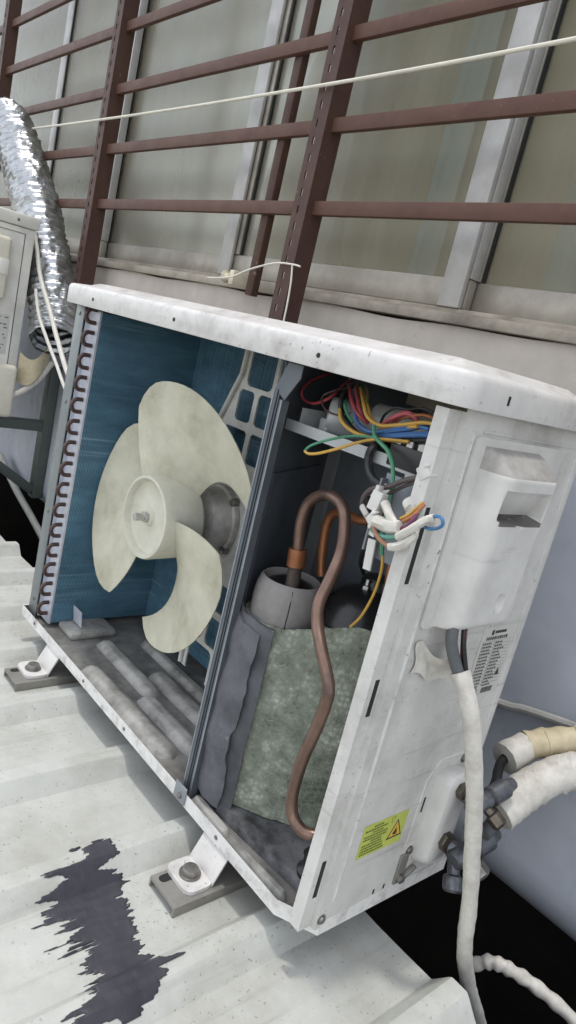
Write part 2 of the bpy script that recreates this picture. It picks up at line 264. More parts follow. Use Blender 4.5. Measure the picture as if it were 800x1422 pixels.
# ---------------------------------------------------------------- wire, pipe and patch outlines, in metres
BLADE_A = 92
WIRES = [
("red_wire","w_red",0.0021,[(0.5271,0.1,0.5584),(0.5319,0.07,0.5459),(0.541,0.05,0.533),(0.5487,0.05,0.5229),(0.575,0.045,0.5241),(0.5913,0.05,0.5357),(0.5771,0.08,0.5509),(0.5694,0.1,0.5584)]),
("brown_wire","w_brown",0.0014,[(0.5916,0.08,0.5513),(0.5905,0.055,0.5437),(0.5828,0.045,0.5333),(0.596,0.04,0.5218),(0.6183,0.04,0.5195),(0.6317,0.045,0.5256)]),
("black_wire","w_black",0.003,[(0.5815,0.09,0.552),(0.6087,0.05,0.5418),(0.6185,0.042,0.5258),(0.6338,0.04,0.5146),(0.6566,0.04,0.5071),(0.686,0.038,0.5104),(0.7269,0.035,0.5188),(0.7698,0.03,0.5302)]),
("black_wire","w_black",0.0022,[(0.5917,0.09,0.554),(0.6089,0.055,0.5401),(0.6182,0.047,0.5252),(0.6342,0.045,0.5141),(0.657,0.045,0.5065),(0.6877,0.04,0.5092),(0.7237,0.04,0.5162),(0.7664,0.03,0.5254)]),
("yellow_wire","w_yellow",0.0024,[(0.6088,0.05,0.5369),(0.623,0.038,0.5215),(0.6369,0.035,0.5124),(0.6597,0.033,0.5083),(0.6846,0.033,0.5096),(0.7075,0.033,0.5132),(0.7291,0.033,0.5174)]),
("yellow_wire","w_yellow",0.0024,[(0.6036,0.08,0.5524),(0.6466,0.045,0.5396),(0.6615,0.04,0.5278),(0.6845,0.036,0.5236),(0.7121,0.034,0.5304),(0.7453,0.03,0.5401),(0.7773,0.02,0.5406)]),
("yellow_wire","w_yellow",0.002,[(0.6077,0.08,0.5507),(0.6466,0.05,0.5402),(0.6622,0.045,0.5278),(0.6845,0.04,0.5222),(0.7097,0.038,0.5276),(0.7366,0.03,0.5342)]),
("blue_wire","w_blue",0.0026,[(0.6024,0.07,0.5482),(0.6314,0.05,0.5297),(0.6453,0.045,0.5179),(0.6657,0.04,0.5134),(0.6865,0.038,0.5174),(0.7114,0.036,0.5278),(0.7335,0.034,0.5339),(0.7512,0.03,0.5348)]),
("blue_wire","w_blue",0.0036,[(0.669,0.05,0.5096),(0.7025,0.034,0.5165),(0.7276,0.032,0.5239),(0.7492,0.03,0.5292),(0.7752,0.022,0.5333)]),
("blue_wire","w_blue",0.0032,[(0.6685,0.05,0.5111),(0.6992,0.036,0.5208),(0.7174,0.036,0.5271),(0.7322,0.036,0.5329),(0.743,0.04,0.5396)]),
("red_wire","w_red",0.0026,[(0.5966,0.07,0.5496),(0.6223,0.05,0.5398),(0.6364,0.045,0.5314),(0.6498,0.042,0.5253),(0.6569,0.05,0.5208)]),
("red_wire","w_red",0.0024,[(0.6049,0.07,0.5512),(0.6326,0.05,0.5396),(0.6448,0.045,0.5309),(0.6532,0.045,0.5234)]),
("pink_wire","w_pink",0.0034,[(0.6742,0.05,0.5216),(0.6936,0.042,0.5341),(0.7099,0.04,0.5425),(0.72,0.042,0.5416),(0.7243,0.045,0.5363)]),
("pink_wire","w_pink",0.0026,[(0.6879,0.05,0.5263),(0.7,0.046,0.5356),(0.7102,0.046,0.5398),(0.716,0.05,0.5387)]),
("orange_wire","w_orange",0.002,[(0.6901,0.05,0.5287),(0.7068,0.044,0.5378),(0.725,0.04,0.544),(0.738,0.04,0.5459),(0.7575,0.03,0.5443)]),
("black_wire","w_black",0.0018,[(0.6683,0.055,0.521),(0.6752,0.05,0.5344),(0.6893,0.048,0.5442),(0.7079,0.046,0.5463),(0.7279,0.04,0.5514),(0.7485,0.035,0.5499),(0.7784,0.02,0.5425)]),
("black_wire","w_black",0.002,[(0.687,0.06,0.5388),(0.7098,0.05,0.5477),(0.7297,0.045,0.5507),(0.7548,0.035,0.5471),(0.7727,0.025,0.543)]),
("grey_wire","w_grey",0.0022,[(0.5923,0.1,0.5556),(0.6366,0.06,0.5465),(0.643,0.05,0.5383),(0.6379,0.05,0.5324)]),
("olive_wire","w_olive",0.0022,[(0.5891,0.09,0.556),(0.6215,0.06,0.5434),(0.6398,0.05,0.5364),(0.6458,0.05,0.5424),(0.6143,0.08,0.5545)]),
("teal_wire","w_green",0.0022,[(0.5941,0.07,0.5466),(0.6163,0.048,0.5334),(0.6284,0.044,0.5235),(0.6375,0.046,0.5162)]),
("green_wire","w_green",0.0026,[(0.6824,0.03,0.5217),(0.6904,0.026,0.5131),(0.7025,0.024,0.5081),(0.717,0.02,0.5039),(0.727,0.018,0.4955),(0.7338,0.016,0.4864),(0.7412,0.012,0.4709),(0.7444,0.01,0.4544),(0.7465,0.008,0.4396),(0.7484,0.01,0.4221),(0.7512,0.012,0.4075)]),
("yellow_wire","w_yellow",0.0018,[(0.7487,0.011,0.4196),(0.7523,0.016,0.3945),(0.7472,0.022,0.365),(0.7365,0.026,0.3347),(0.7229,0.03,0.3149)]),
("green_wire","w_green",0.0017,[(0.6918,0.026,0.5116),(0.6666,0.02,0.506),(0.6521,0.005,0.4976),(0.6364,-0.005,0.4861),(0.6282,-0.005,0.4778)]),
("yellow_wire","w_yellow",0.0019,[(0.6282,-0.005,0.4778),(0.6347,-0.005,0.4765),(0.6457,-0.002,0.48),(0.6645,0.005,0.4907),(0.6793,0.018,0.5027),(0.6949,0.028,0.5108),(0.7314,0.03,0.5178)]),
("black_cable","w_black",0.0055,[(0.6882,0.05,0.5073),(0.6901,0.03,0.502),(0.6882,0.028,0.4906),(0.6926,0.028,0.4784),(0.7026,0.028,0.4706),(0.7144,0.03,0.4663),(0.7012,0.06,0.4469)]),
("brown_wire","w_brown2",0.0032,[(0.7113,0.012,0.4436),(0.711,0.01,0.4508),(0.7157,0.008,0.4597),(0.7249,0.006,0.467),(0.7432,0.004,0.4741),(0.7595,0.002,0.4847),(0.7729,0,0.4912),(0.7854,-0.002,0.4965)]),
("brown_wire","w_brown2",0.0022,[(0.7304,0.014,0.4587),(0.7422,0.01,0.4675),(0.7582,0.006,0.4789),(0.7727,0.002,0.4873),(0.7869,-0.002,0.4949)]),
("blue_wire","w_blue2",0.0019,[(0.8052,-0.012,0.4565),(0.8139,-0.016,0.4572),(0.8244,-0.02,0.461),(0.8305,-0.022,0.4664),(0.8281,-0.022,0.4714),(0.8216,-0.02,0.4711),(0.8113,-0.014,0.4669)]),
("tan_wire","w_tan",0.0026,[(0.7472,-0.012,0.4432),(0.7537,-0.014,0.4355),(0.7622,-0.015,0.43),(0.7715,-0.015,0.4271),(0.7788,-0.015,0.427)]),
("green_wire","w_teal",0.0026,[(0.743,-0.01,0.4389),(0.7492,-0.01,0.4324),(0.7618,-0.012,0.4313),(0.7728,-0.013,0.4339),(0.7842,-0.014,0.4393)]),
("yellow_wire","w_yellow",0.0018,[(0.7758,-0.008,0.4533),(0.7838,-0.008,0.4602),(0.7892,-0.006,0.469),(0.793,-0.004,0.4751)]),
("orange_wire","w_orange",0.0022,[(0.7805,-0.009,0.4522),(0.7903,-0.01,0.4611),(0.7941,-0.008,0.4692),(0.7959,-0.006,0.4739)]),
("purple_wire","w_purple",0.0028,[(0.7806,-0.01,0.4445),(0.7882,-0.011,0.45),(0.7923,-0.011,0.4577),(0.7925,-0.008,0.4646)]),
("teal_wire","w_teal",0.0024,[(0.7919,-0.009,0.4589),(0.7932,-0.007,0.4649),(0.7911,-0.004,0.471),(0.7816,0.005,0.4751)]),
("black_cable","w_black",0.003,[(0.6421,0.1,0.4348),(0.6577,0.09,0.4153),(0.6607,0.09,0.398),(0.6539,0.1,0.3704),(0.6476,0.11,0.3532),(0.6404,0.13,0.3364)]),
]
SLEEVES = [
(0.0042,[(0.7543,-0.01,0.4614),(0.7643,-0.012,0.4548),(0.7761,-0.013,0.447)]),
(0.004,[(0.7835,-0.014,0.4386),(0.7929,-0.017,0.4462),(0.8043,-0.019,0.4564),(0.8115,-0.019,0.4636),(0.8178,-0.018,0.4685)]),
(0.0042,[(0.7781,-0.015,0.4265),(0.7864,-0.015,0.4306),(0.796,-0.015,0.4378),(0.7993,-0.013,0.4452),(0.7951,-0.01,0.4477)]),
(0.0036,[(0.7343,-0.004,0.4637),(0.7396,-0.004,0.4596)]),
(0.003,[(0.7143,0.008,0.4442),(0.7338,-0.004,0.4409)]),
(0.006,[(0.7523,-0.012,0.4421),(0.7675,-0.013,0.4433),(0.7814,-0.013,0.4469)]),
(0.0052,[(0.7805,-0.004,0.4647),(0.7746,-0.002,0.467),(0.7782,0,0.4717),(0.788,0,0.4756)]),
]
CONNECTORS = [
([(0.743,-0.004,0.4686),(0.7413,-0.006,0.4493)],0.013,0.01),
([(0.7452,-0.011,0.4382),(0.7515,-0.012,0.4469)],0.011,0.008),
([(0.7797,0,0.4962),(0.79,-0.002,0.5045)],0.013,0.012),
]
PIPES = [
("copper",0.0066,[(0.6035,0.05,0.3213),(0.6005,0.05,0.3477),(0.5951,0.048,0.3865),(0.6039,0.045,0.4143),(0.6303,0.04,0.4313),(0.6599,0.034,0.4316),(0.6769,0.03,0.4177),(0.6868,0.026,0.3863),(0.6922,0.014,0.3561),(0.6986,0,0.3327),(0.7097,-0.006,0.3139),(0.7299,-0.012,0.2946),(0.7508,-0.014,0.2699),(0.7542,-0.014,0.2516),(0.7496,-0.012,0.2196),(0.7393,-0.008,0.1737),(0.7353,-0.004,0.1301),(0.7405,-0.002,0.1062),(0.756,0,0.0973),(0.7701,0.008,0.0982),(0.7698,0.025,0.0967),(0.7654,0.045,0.093)]),
("copper_new",0.006,[(0.6004,0.1,0.3178),(0.5923,0.1,0.3435),(0.588,0.1,0.3846),(0.6014,0.1,0.4014),(0.6375,0.1,0.4049),(0.6686,0.1,0.4158)]),
("copper_new",0.0065,[(0.7158,0.09,0.3409),(0.7105,0.09,0.3645),(0.7076,0.09,0.3933),(0.7024,0.09,0.4166)]),
]
PATCH = [
[(0.5601,-0.1369),(0.5572,-0.1296),(0.5255,-0.1031),(0.5251,-0.0890),(0.5627,-0.0994),(0.5712,-0.0990),(0.5687,-0.0938),(0.5807,-0.0985),(0.5800,-0.1047),(0.5852,-0.1147),(0.5827,-0.1165),(0.5823,-0.1225),(0.5845,-0.1264),(0.5898,-0.1037),(0.5909,-0.1127),(0.5959,-0.0913),(0.5993,-0.0996),(0.6049,-0.0982),(0.6069,-0.1070),(0.6160,-0.1064),(0.6181,-0.1109),(0.6266,-0.1067),(0.6311,-0.1107),(0.6427,-0.1083),(0.6440,-0.1140),(0.6576,-0.1111),(0.6604,-0.1159),(0.6683,-0.1135),(0.6740,-0.1215),(0.6880,-0.1199),(0.6957,-0.1266),(0.7042,-0.1125),(0.7057,-0.1193),(0.7280,-0.1212),(0.7295,-0.1034),(0.7333,-0.1057),(0.7338,-0.1246),(0.7339,-0.1310),(0.7365,-0.1293),(0.7415,-0.1244),(0.7461,-0.1303),(0.7470,-0.1379),(0.7527,-0.1411),(0.7559,-0.1490),(0.7585,-0.1601),(0.7634,-0.1702),(0.7585,-0.1883),(0.7539,-0.1899),(0.7555,-0.1998),(0.7480,-0.2279),(0.7434,-0.2183),(0.7412,-0.2402),(0.7364,-0.2255),(0.7374,-0.2077),(0.7275,-0.1977),(0.7141,-0.2027),(0.7048,-0.1814),(0.7031,-0.1906),(0.6974,-0.1764),(0.6846,-0.1908),(0.6866,-0.1729),(0.6797,-0.1872),(0.6710,-0.1701),(0.6599,-0.1619),(0.6589,-0.1795),(0.6612,-0.1922),(0.6495,-0.1799),(0.6505,-0.1921),(0.6388,-0.1661),(0.6352,-0.1857),(0.6228,-0.1760),(0.6175,-0.2094),(0.6104,-0.1890),(0.6020,-0.1977),(0.5984,-0.1766),(0.5918,-0.2052),(0.5900,-0.1824),(0.5849,-0.1683),(0.5799,-0.1725),(0.5788,-0.1816),(0.5758,-0.1889),(0.5715,-0.1872),(0.5752,-0.1662),(0.5743,-0.1432),(0.5677,-0.1296)],
[(0.6408,-0.2209),(0.6339,-0.2099),(0.6321,-0.1991),(0.6385,-0.2117)],
[(0.6563,-0.2299),(0.6480,-0.2208),(0.6478,-0.2090),(0.6533,-0.2173)],
[(0.6725,-0.2166),(0.6619,-0.2011),(0.6613,-0.1762),(0.6656,-0.1941),(0.6728,-0.2098)],
[(0.6976,-0.2317),(0.6915,-0.2267),(0.6905,-0.2215),(0.6964,-0.2265)],
[(0.6856,-0.2169),(0.6810,-0.2131),(0.6814,-0.2081),(0.6842,-0.2116)],
[(0.5305,-0.1328),(0.5240,-0.1255),(0.5287,-0.1195),(0.5602,-0.1397)],
[(0.5573,-0.1582),(0.5271,-0.1403),(0.5587,-0.1552)],
[(0.6291,-0.1018),(0.6354,-0.0975),(0.6374,-0.1020)],
[(0.7570,-0.1418),(0.7600,-0.1473),(0.7536,-0.1377)],
[(0.5909,-0.1947),(0.5897,-0.1793),(0.5932,-0.1921)],
[(0.6132,-0.2178),(0.6070,-0.1996),(0.6150,-0.2142)],
]
# ================================================================ SETTING
gp = MB().b2((-60, -60, -3.2), (60, 60, -3.0)); struct(obj('ground', gp, 'ground'))
# corrugated metal roof the unit stands on: ribs run towards the wall, the sheet ends before it
RZ, RH, RP, RX = -.062, .024, .17, .896
def roof_z(x):
    t = (x - RX + .020) % RP
    if t < .020: return RZ + RH * t / .020
    if t < .042: return RZ + RH
    if t < .062: return RZ + RH * (1 - (t - .042) / .020)
    return RZ
def roof():
    xs = []
    k0 = int((-2.6 - RX) / RP) - 1
    for k in range(k0, 7):
        b = RX - .020 + k * RP
        for d in (0, .003, .017, .0205, .023, .039, .0415, .045, .059, .062, .085, .13): xs.append(b + d)
    ys = [-2.4, -1.2, -.6, -.35, -.2, -.1, 0, .05, .1, .147]
    def zz(x):
        return (roof_z(x - .0015) + roof_z(x + .0015) + roof_z(x)) / 3
    vs = []; fs = []; n = len(xs)
    for lay in (0, -.0012):
        for y in ys:
            for x in xs:
                e = .004 * noise.noise(Vector((x * 5, 3.1, 0))) if y > .14 else 0
                vs.append((x, y + e, zz(x) + lay + .0012 * noise.noise(Vector((x * 4, y * 4, 7)))))
    m = len(ys); off = n * m
    for j in range(m - 1):
        for i in range(n - 1):
            a = j * n + i; fs.append([a, a + 1, a + n + 1, a + n]); fs.append([off + a, off + a + n, off + a + n + 1, off + a + 1])
    for i in range(n - 1):
        a = (m - 1) * n + i; fs.append([a, a + 1, off + a + 1, off + a])
    return MB().add(vs, fs)
struct(obj('metal_roof', roof(), 'roof', ang=25))
# added unseen walls under the sheet, keeping light out of the gap
struct(obj('gap_light_block', MB().b2((-2.5, -2.3, -3.0), (1.9, -2.2, -.066)).b2((-2.58, -2.3, -3.0), (-2.5, 1.5, -.066)).b2((1.9, -2.3, -3.0), (1.98, 1.5, -.066)), 'ground'))
# edge beam carrying the sheet
struct(obj('roof_beam', MB().b2((-2.6, -.05, -.17), (1.9, .03, -.066)), 'galv'))

# bitumen smeared over two ribs
def inside(p, pg):
    x, y = p; c = False; j = len(pg) - 1
    for i in range(len(pg)):
        if (pg[i][1] > y) != (pg[j][1] > y) and x < (pg[j][0] - pg[i][0]) * (y - pg[i][1]) / (pg[j][1] - pg[i][1]) + pg[i][0]: c = not c
        j = i
    return c
def patch():
    st = .001; vs = []; fs = []; idx = {}
    x0, x1, y0, y1 = .50, .80, -.30, -.07
    nx = int((x1 - x0) / st); ny = int((y1 - y0) / st)
    boxes = [(min(p[0] for p in g), max(p[0] for p in g), min(p[1] for p in g), max(p[1] for p in g)) for g in PATCH]
    def vid(i, j):
        if (i, j) not in idx:
            x = x0 + i * st; y = y0 + j * st
            h = .0012 + .0009 * noise.noise(Vector((x * 120, y * 45, 3))) + .0012 * max(0, noise.noise(Vector((x * 30, y * 30, 1))))
            idx[(i, j)] = len(vs); vs.append((x, y, roof_z(x) + h + .0006))
        return idx[(i, j)]
    msk = [[0] * ny for _ in range(nx)]
    for i in range(nx):
        for j in range(ny):
            x = x0 + (i + .5) * st; y = y0 + (j + .5) * st
            xx = x + .0008 * noise.noise(Vector((x * 420, y * 60, 5))); yy = y + .004 * noise.noise(Vector((x * 200, y * 14, 9)))
            if any(bb[0] <= xx <= bb[1] and bb[2] <= yy <= bb[3] and inside((xx, yy), g) for bb, g in zip(boxes, PATCH)): msk[i][j] = 1
    for i in range(nx):
        for j in range(ny):
            # dry-brushed edge: coverage over a short stroke length, broken into bristle tracks along the ribs
            y = y0 + j * st; x = x0 + i * st; h = 9 if y > -.15 else 18
            cov = sum(msk[i][q] for q in range(max(0, j - h), min(ny, j + h + 1))) / (2 * h + 1)
            tr = .5 + .42 * noise.noise(Vector((x * 420 - y * 40, y * 16, 9))) + .25 * noise.noise(Vector((x * 900, y * 30, 3)))
            if cov > max(.12, min(.9, tr)): fs.append([vid(i, j), vid(i + 1, j), vid(i + 1, j + 1), vid(i, j + 1)])
    # soften the cell steps along the outline
    cnt = {}
    for f in fs:
        for a, b in zip(f, f[1:] + f[:1]): e = (min(a, b), max(a, b)); cnt[e] = cnt.get(e, 0) + 1
    nb = {}
    for (a, b), c in cnt.items():
        if c == 1: nb.setdefault(a, []).append(b); nb.setdefault(b, []).append(a)
    for _ in range(2):
        new = {a: (vs[a][0] * .4 + .6 * sum(vs[b][0] for b in q) / len(q), vs[a][1] * .4 + .6 * sum(vs[b][1] for b in q) / len(q)) for a, q in nb.items()}
        for a, (x, y) in new.items(): vs[a] = (x, y, roof_z(x) + .0009)
    return MB().add(vs, fs)
tag(obj('bitumen_patch', patch(), 'bitumen'), 'dark grey bitumen smear brushed across the white roof ribs', 'bitumen patch')

# ---------------------------------------------------------------- house wall with windows
WY = .44
house = thing('house', 'house wall of pale stained plaster with a row of aluminium sliding windows', 'house')
def wall_top(x): return .672 + .006 * noise.noise(Vector((x * 5, 0, 0)))
mb = MB()
nx = 120
vs = []; fs = []
zz = [-.32, -.31, -.30, -.29, -.28, -.265, -.25, -.235, -.22, -.20, -.18, -.16, -.14, -.12, -.10, -.08, -.06, 0, .2, .34, .45, .50, .505, .55, .62]
for i in range(nx + 1):
    x = -2.6 + 4.6 * i / nx
    for z in zz: vs.append((x, WY + 9. * max(0, -.07 - z) ** 2 + .002 * noise.noise(Vector((x * 3, z * 3, 0))), z))  # base shaped to curve back, so the wall darkens gradually into the gap
    vs.append((x, WY, wall_top(x))); vs.append((x, WY + .10, wall_top(x)))
k = len(zz) + 2
for i in range(nx):
    for j in range(k - 1):
        fs.append([i * k + j, (i + 1) * k + j, (i + 1) * k + j + 1, i * k + j + 1])
for f in fs:
    zc = sum(vs[q][2] for q in f) / 4
    mb.add([], [], 0)
mb.v = vs; mb.f = fs; mb.m = [1 if sum(vs[q][2] for q in f) / 4 < .50 else 0 for f in fs]; mb.sm = [True] * len(fs)
obj('wall', mb, ['plaster', 'plaster_blue'], house)
obj('added_hollow_slab', MB().b2((-2.6, WY + .56, -.36), (2.0, 1.5, -.3205)), 'plaster_blue', house)  # added slab over a made-up hollow that keeps the gap dark
obj('added_hollow_back', MB().b2((-2.6, 1.5, -3.0), (2.0, 1.6, -.32)), 'ground', house)  # added back of that hollow, put in so the gap falls to black
obj('wall', MB().b2((-2.6, WY - .02, 2.12), (2.0, WY + .25, 3.2)), 'plaster', house)
WG = .52                     # the windows sit back in the wall
obj('window_sill', MB().b2((-3.0, WY - .012, .674), (2.2, WG + .06, .692), .002), 'sill', house)
obj('window_track', MB().b2((-3.0, WG - .006, .6925), (2.2, WG + .055, .709), .002), 'sill', house)
obj('window_head', MB().b2((-3.0, WG, 2.066), (2.2, WG + .06, 2.12), .002), 'alu', house)
def sash(x0, x1, dy, sl, sr, matname):
    wn = obj('window', MB().b2((x0, WG + dy, .710), (x1, WG + dy + .022, .762), .004), 'alu', house)      # bottom rail carries the sash
    obj('stile', MB().b2((x0, WG + dy - .001, .7625), (x0 + sl, WG + dy + .023, 2.066), .002), matname, wn)
    obj('stile', MB().b2((x1 - sr, WG + dy - .001, .7625), (x1, WG + dy + .023, 2.066), .002), matname, wn)
    obj('pane', MB().b2((x0 + sl - .004, WG + dy + .009, .758), (x1 - sr + .004, WG + dy + .013, 2.066)), 'glass', wn)
    obj('gasket', MB().b2((x0 + sl, WG + dy + .003, .7622), (x0 + sl + .006, WG + dy + .008, 2.05)), 'dark', wn)
sash(-2.754, -1.637, .026, .065, .075, 'alu_white')
sash(-1.648, -1.079, .002, .048, .075, 'alu_white')
sash(-1.155, -.331, .028, .054, .08, 'alu_white')
sash(-.352, -.119, .004, .032, .032, 'alu')
sash(-.130, .377, .004, .043, .047, 'alu_white')
sash(.347, 1.117, .028, .032, .054, 'alu')
sash(1.073, 1.963, .004, .048, .054, 'alu_white')
obj('stile_cover', MB().b2((.327, WG - .010, .7095), (.375, WG + .0025, 2.066), .003), 'alu_white', house)
obj('stile_cover', MB().b2((-.382, WG - .008, .7095), (-.334, WG + .0015, 2.066), .003), 'alu_white', house)
# curtains inside
def curt(x0, x1, y, m):
    def fn(a, b):
        x = x0 + (x1 - x0) * a; return (x, y + .008 * math.sin(x * 55 + 2 * math.sin(x * 9)) + .004 * math.sin(x * 131), .70 + 1.40 * b)
    return MB().grid(fn, int((x1 - x0) * 150), 2)
obj('curtain', curt(-2.9, 2.1, WG + .17, 0), 'curtain', house)
for x0, x1 in ((-1.52, -1.38), (-.79, -.73), (-.32, -.17), (.10, .185), (.43, .50), (.60, .66), (1.2, 1.27)):
    obj('curtain_panel', curt(x0, x1, WG + .14, 0), 'curtain_blue', house)
obj('room_back', MB().b2((-3.0, WY + .9, .3), (2.2, WY + .95, 2.2)), 'plaster', house)
obj('wall_trim', MB().tube([(.35, WY - .006, .075), (.70, WY - .006, .142), (.80, WY - .006, .168), (1.3, WY - .006, .27)], .006, 8), 'pvc', house)

# ---------------------------------------------------------------- window grille
GY = .37
grille = thing('window_grille', 'brown painted steel window grille of flat bars and slotted uprights', 'window grille')
for z in (.831, .9735, 1.124, 1.277, 1.43, 1.58, 1.73):
    obj('bar', MB().b2((-2.4, GY, z - .0125), (1.7, GY + .012, z + .0125), .0015), 'brown_paint', grille)
def slotted(x):
    g = MB(); wv = .040; z0, z1 = .56, 1.95; pit = .030; sl_w = .006; sl_h = .013
    n = int((z1 - z0) / pit); y0 = GY - .016; y1 = GY - .013
    xa = x - wv / 2; xb = x + wv / 2; sa = x - sl_w / 2 - .004; sb = x + sl_w / 2 - .004
    g.b2((xa, y0, z0), (sa, y1, z1)); g.b2((sb, y0, z0), (xb, y1, z1))
    for i in range(n + 1):
        a = z0 + i * pit; b = min(z1, a + pit - sl_h)
        g.b2((sa, y0 + .0002, a), (sb, y1 - .0002, b))
    g.b2((xb - .003, y1, z0), (xb, GY + .026, z1))
    return obj('upright', g, 'brown_deep', grille)
for x in (-1.764, -.832, .082, 1.0): slotted(x)
obj('upright', MB().b2((-.070, GY + .0125, .66), (-.046, GY + .030, 1.95), .002), 'brown_deep', grille)
# clothes line and tie
tag(obj('clothes_line', MB().tube([(-1.50, .345, 1.052), (-.9, .345, 1.040), (-.2, .345, 1.032), (.56, .345, 1.036), (1.6, .345, 1.07)], .0032, 8), 'rope'), 'thin white clothes line stretched in front of the brown grille', 'clothes line')
tie = MB().tube([(-.17, .352, .678), (-.085, .350, .686), (-.016, .346, .706), (.06, .344, .722), (.105, .349, .724), (.128, .349, .722)], .0018, 6)
tie.tube([(.104, .3495, .724), (.112, .349, .690), (.116, .349, .64), (.116, .349, .57)], .0018, 6)
tag(obj('twine', tie, 'rope'), 'loose pale twine knotted round the slotted upright above the unit lid', 'twine')
pl = thing('pulley', 'small cream pulley on the window sill beside the thin brown upright', 'pulley')
obj('spool', MB().lathe([(.010, 0), (.014, .003), (.008, .007), (.008, .026), (.014, .030), (.010, .033)], (-.155, .385, .690), (1, 0, 0), 16), 'cream', pl)
obj('spool_bracket', MB().b2((-.120, .37, .674), (-.104, .43, .704), .003), 'cream', pl)

# ================================================================ OUTDOOR UNIT
HH, DD = .564, .245
unit = thing('outdoor_unit', 'opened white air conditioner outdoor unit showing its fan, coil and compressor', 'air conditioner')
# ---- base pan
def pan():
    o = [(-.012, -.006), (.756, -.006), (.800, .020), (.802, DD), (-.012, DD)]
    m = MB(); n = len(o); c = Vector((.4, .12)); t = .0015
    ins = [((c + (Vector(p) - c) * .994).x, (c + (Vector(p) - c) * .994).y) for p in o]
    zt, zb, zf = .0075, -.0105, -.004
    vs = [(x, y, zt) for x, y in o] + [(x, y, zb) for x, y in o] + [(x, y, zt) for x, y in ins] + [(x, y, zf) for x, y in ins] + [(x, y, zf - .003) for x, y in ins]
    for i in range(n):
        j = (i + 1) % n
        m.add([vs[i], vs[j], vs[n + j], vs[n + i]], [[0, 1, 2, 3]], 1); m.add([vs[i], vs[j], vs[2 * n + j], vs[2 * n + i]], [[0, 1, 2, 3]], 1)
        m.add([vs[2 * n + i], vs[2 * n + j], vs[3 * n + j], vs[3 * n + i]], [[0, 1, 2, 3]], 0)
        m.add([vs[n + i], vs[n + j], vs[4 * n + j], vs[4 * n + i]], [[0, 1, 2, 3]], 1)
    m.add(vs[3 * n:4 * n], [list(range(n))], 0); m.add(vs[4 * n:], [list(range(n))], 0)
    return m
base = obj('base_pan', pan(), ['pan', 'lip'], unit, 30)
def emboss(x0, y0, x1, y1, w, h):
    """pressed bead: a long rounded mound"""
    a = Vector((x0, y0)); b = Vector((x1, y1)); d = (b - a).normalized(); q = Vector((-d.y, d.x)); L = (b - a).length
    def fn(u, v):
        s = u * (L + w) - w / 2; t = (v - .5) * w
        e = 0 if 0 <= s <= L else (abs(s) if s < 0 else s - L)
        t2 = t * math.sqrt(max(0, 1 - (2 * e / w) ** 2)); p = a + d * s + q * t2
        r = min(1, math.sqrt((2 * e / w) ** 2 + (2 * t / w) ** 2 * (1 - (2 * e / w) ** 2)))
        hh = h * (1 if r < .3 else .5 + .5 * math.cos(math.pi * (r - .3) / .7))
        return (p.x, p.y, -.0045 + hh)
    return MB().grid(fn, 26, 12)
for a in ((.235, .022, .465, .026, .044, .010), (.155, .086, .318, .084, .040, .010), (.345, .066, .50, .066, .040, .010), (.285, .122, .42, .124, .044, .010),
          (.575, .010, .635, .008, .022, .009), (.66, .004, .745, .010, .020, .010), (.17, .16, .40, .16, .03, .010), (.43, .16, .50, .16, .03, .01)):
    obj('pressed_rib', emboss(*a), 'rib', base)
obj('coil_support', MB().box((.095, .075, .002), (.060, .09, .014), None, .006), 'rib', base)
for x in (.05, .26, .40, .64): obj('screw', MB().lathe([(.0028, 0), (.0028, .001), (.001, .0016)], (x, -.006, -.001), (0, -1, 0), 10), 'screw', base)
# compressor plinth
obj('plinth', MB().prism([(.60, .020), (.775, .035), (.78, .2), (.59, .2), (.585, .04)], (0, 0, -.0038), (1, 0, 0), (0, 1, 0), .018), 'plinth', base, 30)
obj('rubber_grommet', MB().lathe([(.016, 0), (.017, .006), (.012, .012), (.012, .022), (.014, .026), (.006, .03)], (.748, .048, .0142), (0, 0, 1), 18), 'blackplastic', base)
# ---- feet
for x in (.134, .640):
    for y, s in ((-.020, -1), (.275, 1)):
        pg = rrect(x - .026, min(y - s * .006, y + s * .034), x + .026, max(y - s * .006, y + s * .034), .012)
        ft = MB().prism(pg, (0, 0, -.0475), (1, 0, 0), (0, 1, 0), .005)
        y0_ = y - s * .002; y1_ = y - s * .0185
        ft.add([(x + k * .0255, yy, zz) for k in (-1, 1) for yy, zz in ((y0_, -.0474), (y0_, -.0426), (y1_, -.0085), (y1_, -.0135))], [[0, 1, 2, 3], [4, 7, 6, 5], [0, 4, 5, 1], [1, 5, 6, 2], [2, 6, 7, 3], [3, 7, 4, 0]])
        ft = obj('foot', ft, 'lid', unit, 30)
        obj('bolt', MB().lathe([(.0135, 0), (.0135, .0015), (.0105, .002), (.0105, .0065), (.009, .0085), (.004, .0095)], (x, y - .014 if s < 0 else y, -.0424), (0, 0, 1), 20), 'screw', ft)
# ---- lid
def lid():
    m = MB(); rings = []
    X0, Y0, X1, Y1 = -.014, -.020, .814, DD + .016
    prof = [(.006, .5665), (.001, .5640), (0., .5660), (0., .588), (.001, .5915), (.003, .594), (.008, .5955), (.030, .598), (.040, .6035), (.06, .605)]
    for ins, z in prof: rings.append([(x, y, z + (.004 * math.sin(math.pi * (x - X0) / (X1 - X0)) if z > .58 else 0)) for x, y in rrect(X0 + ins, Y0 + ins, X1 - ins, Y1 - ins, max(.004, .022 - ins), 5)])
    n = len(rings[0]); 
    m.v = [p for r in rings for p in r]
    for i in range(len(rings) - 1):
        for j in range(n): m.f.append([i * n + j, i * n + (j + 1) % n, (i + 1) * n + (j + 1) % n, (i + 1) * n + j])
    m.f.append([(len(rings) - 1) * n + j for j in range(n)]); m.f.append(list(range(n))[::-1])
    m.m = [0] * len(m.f); m.sm = [True] * len(m.f)
    return m
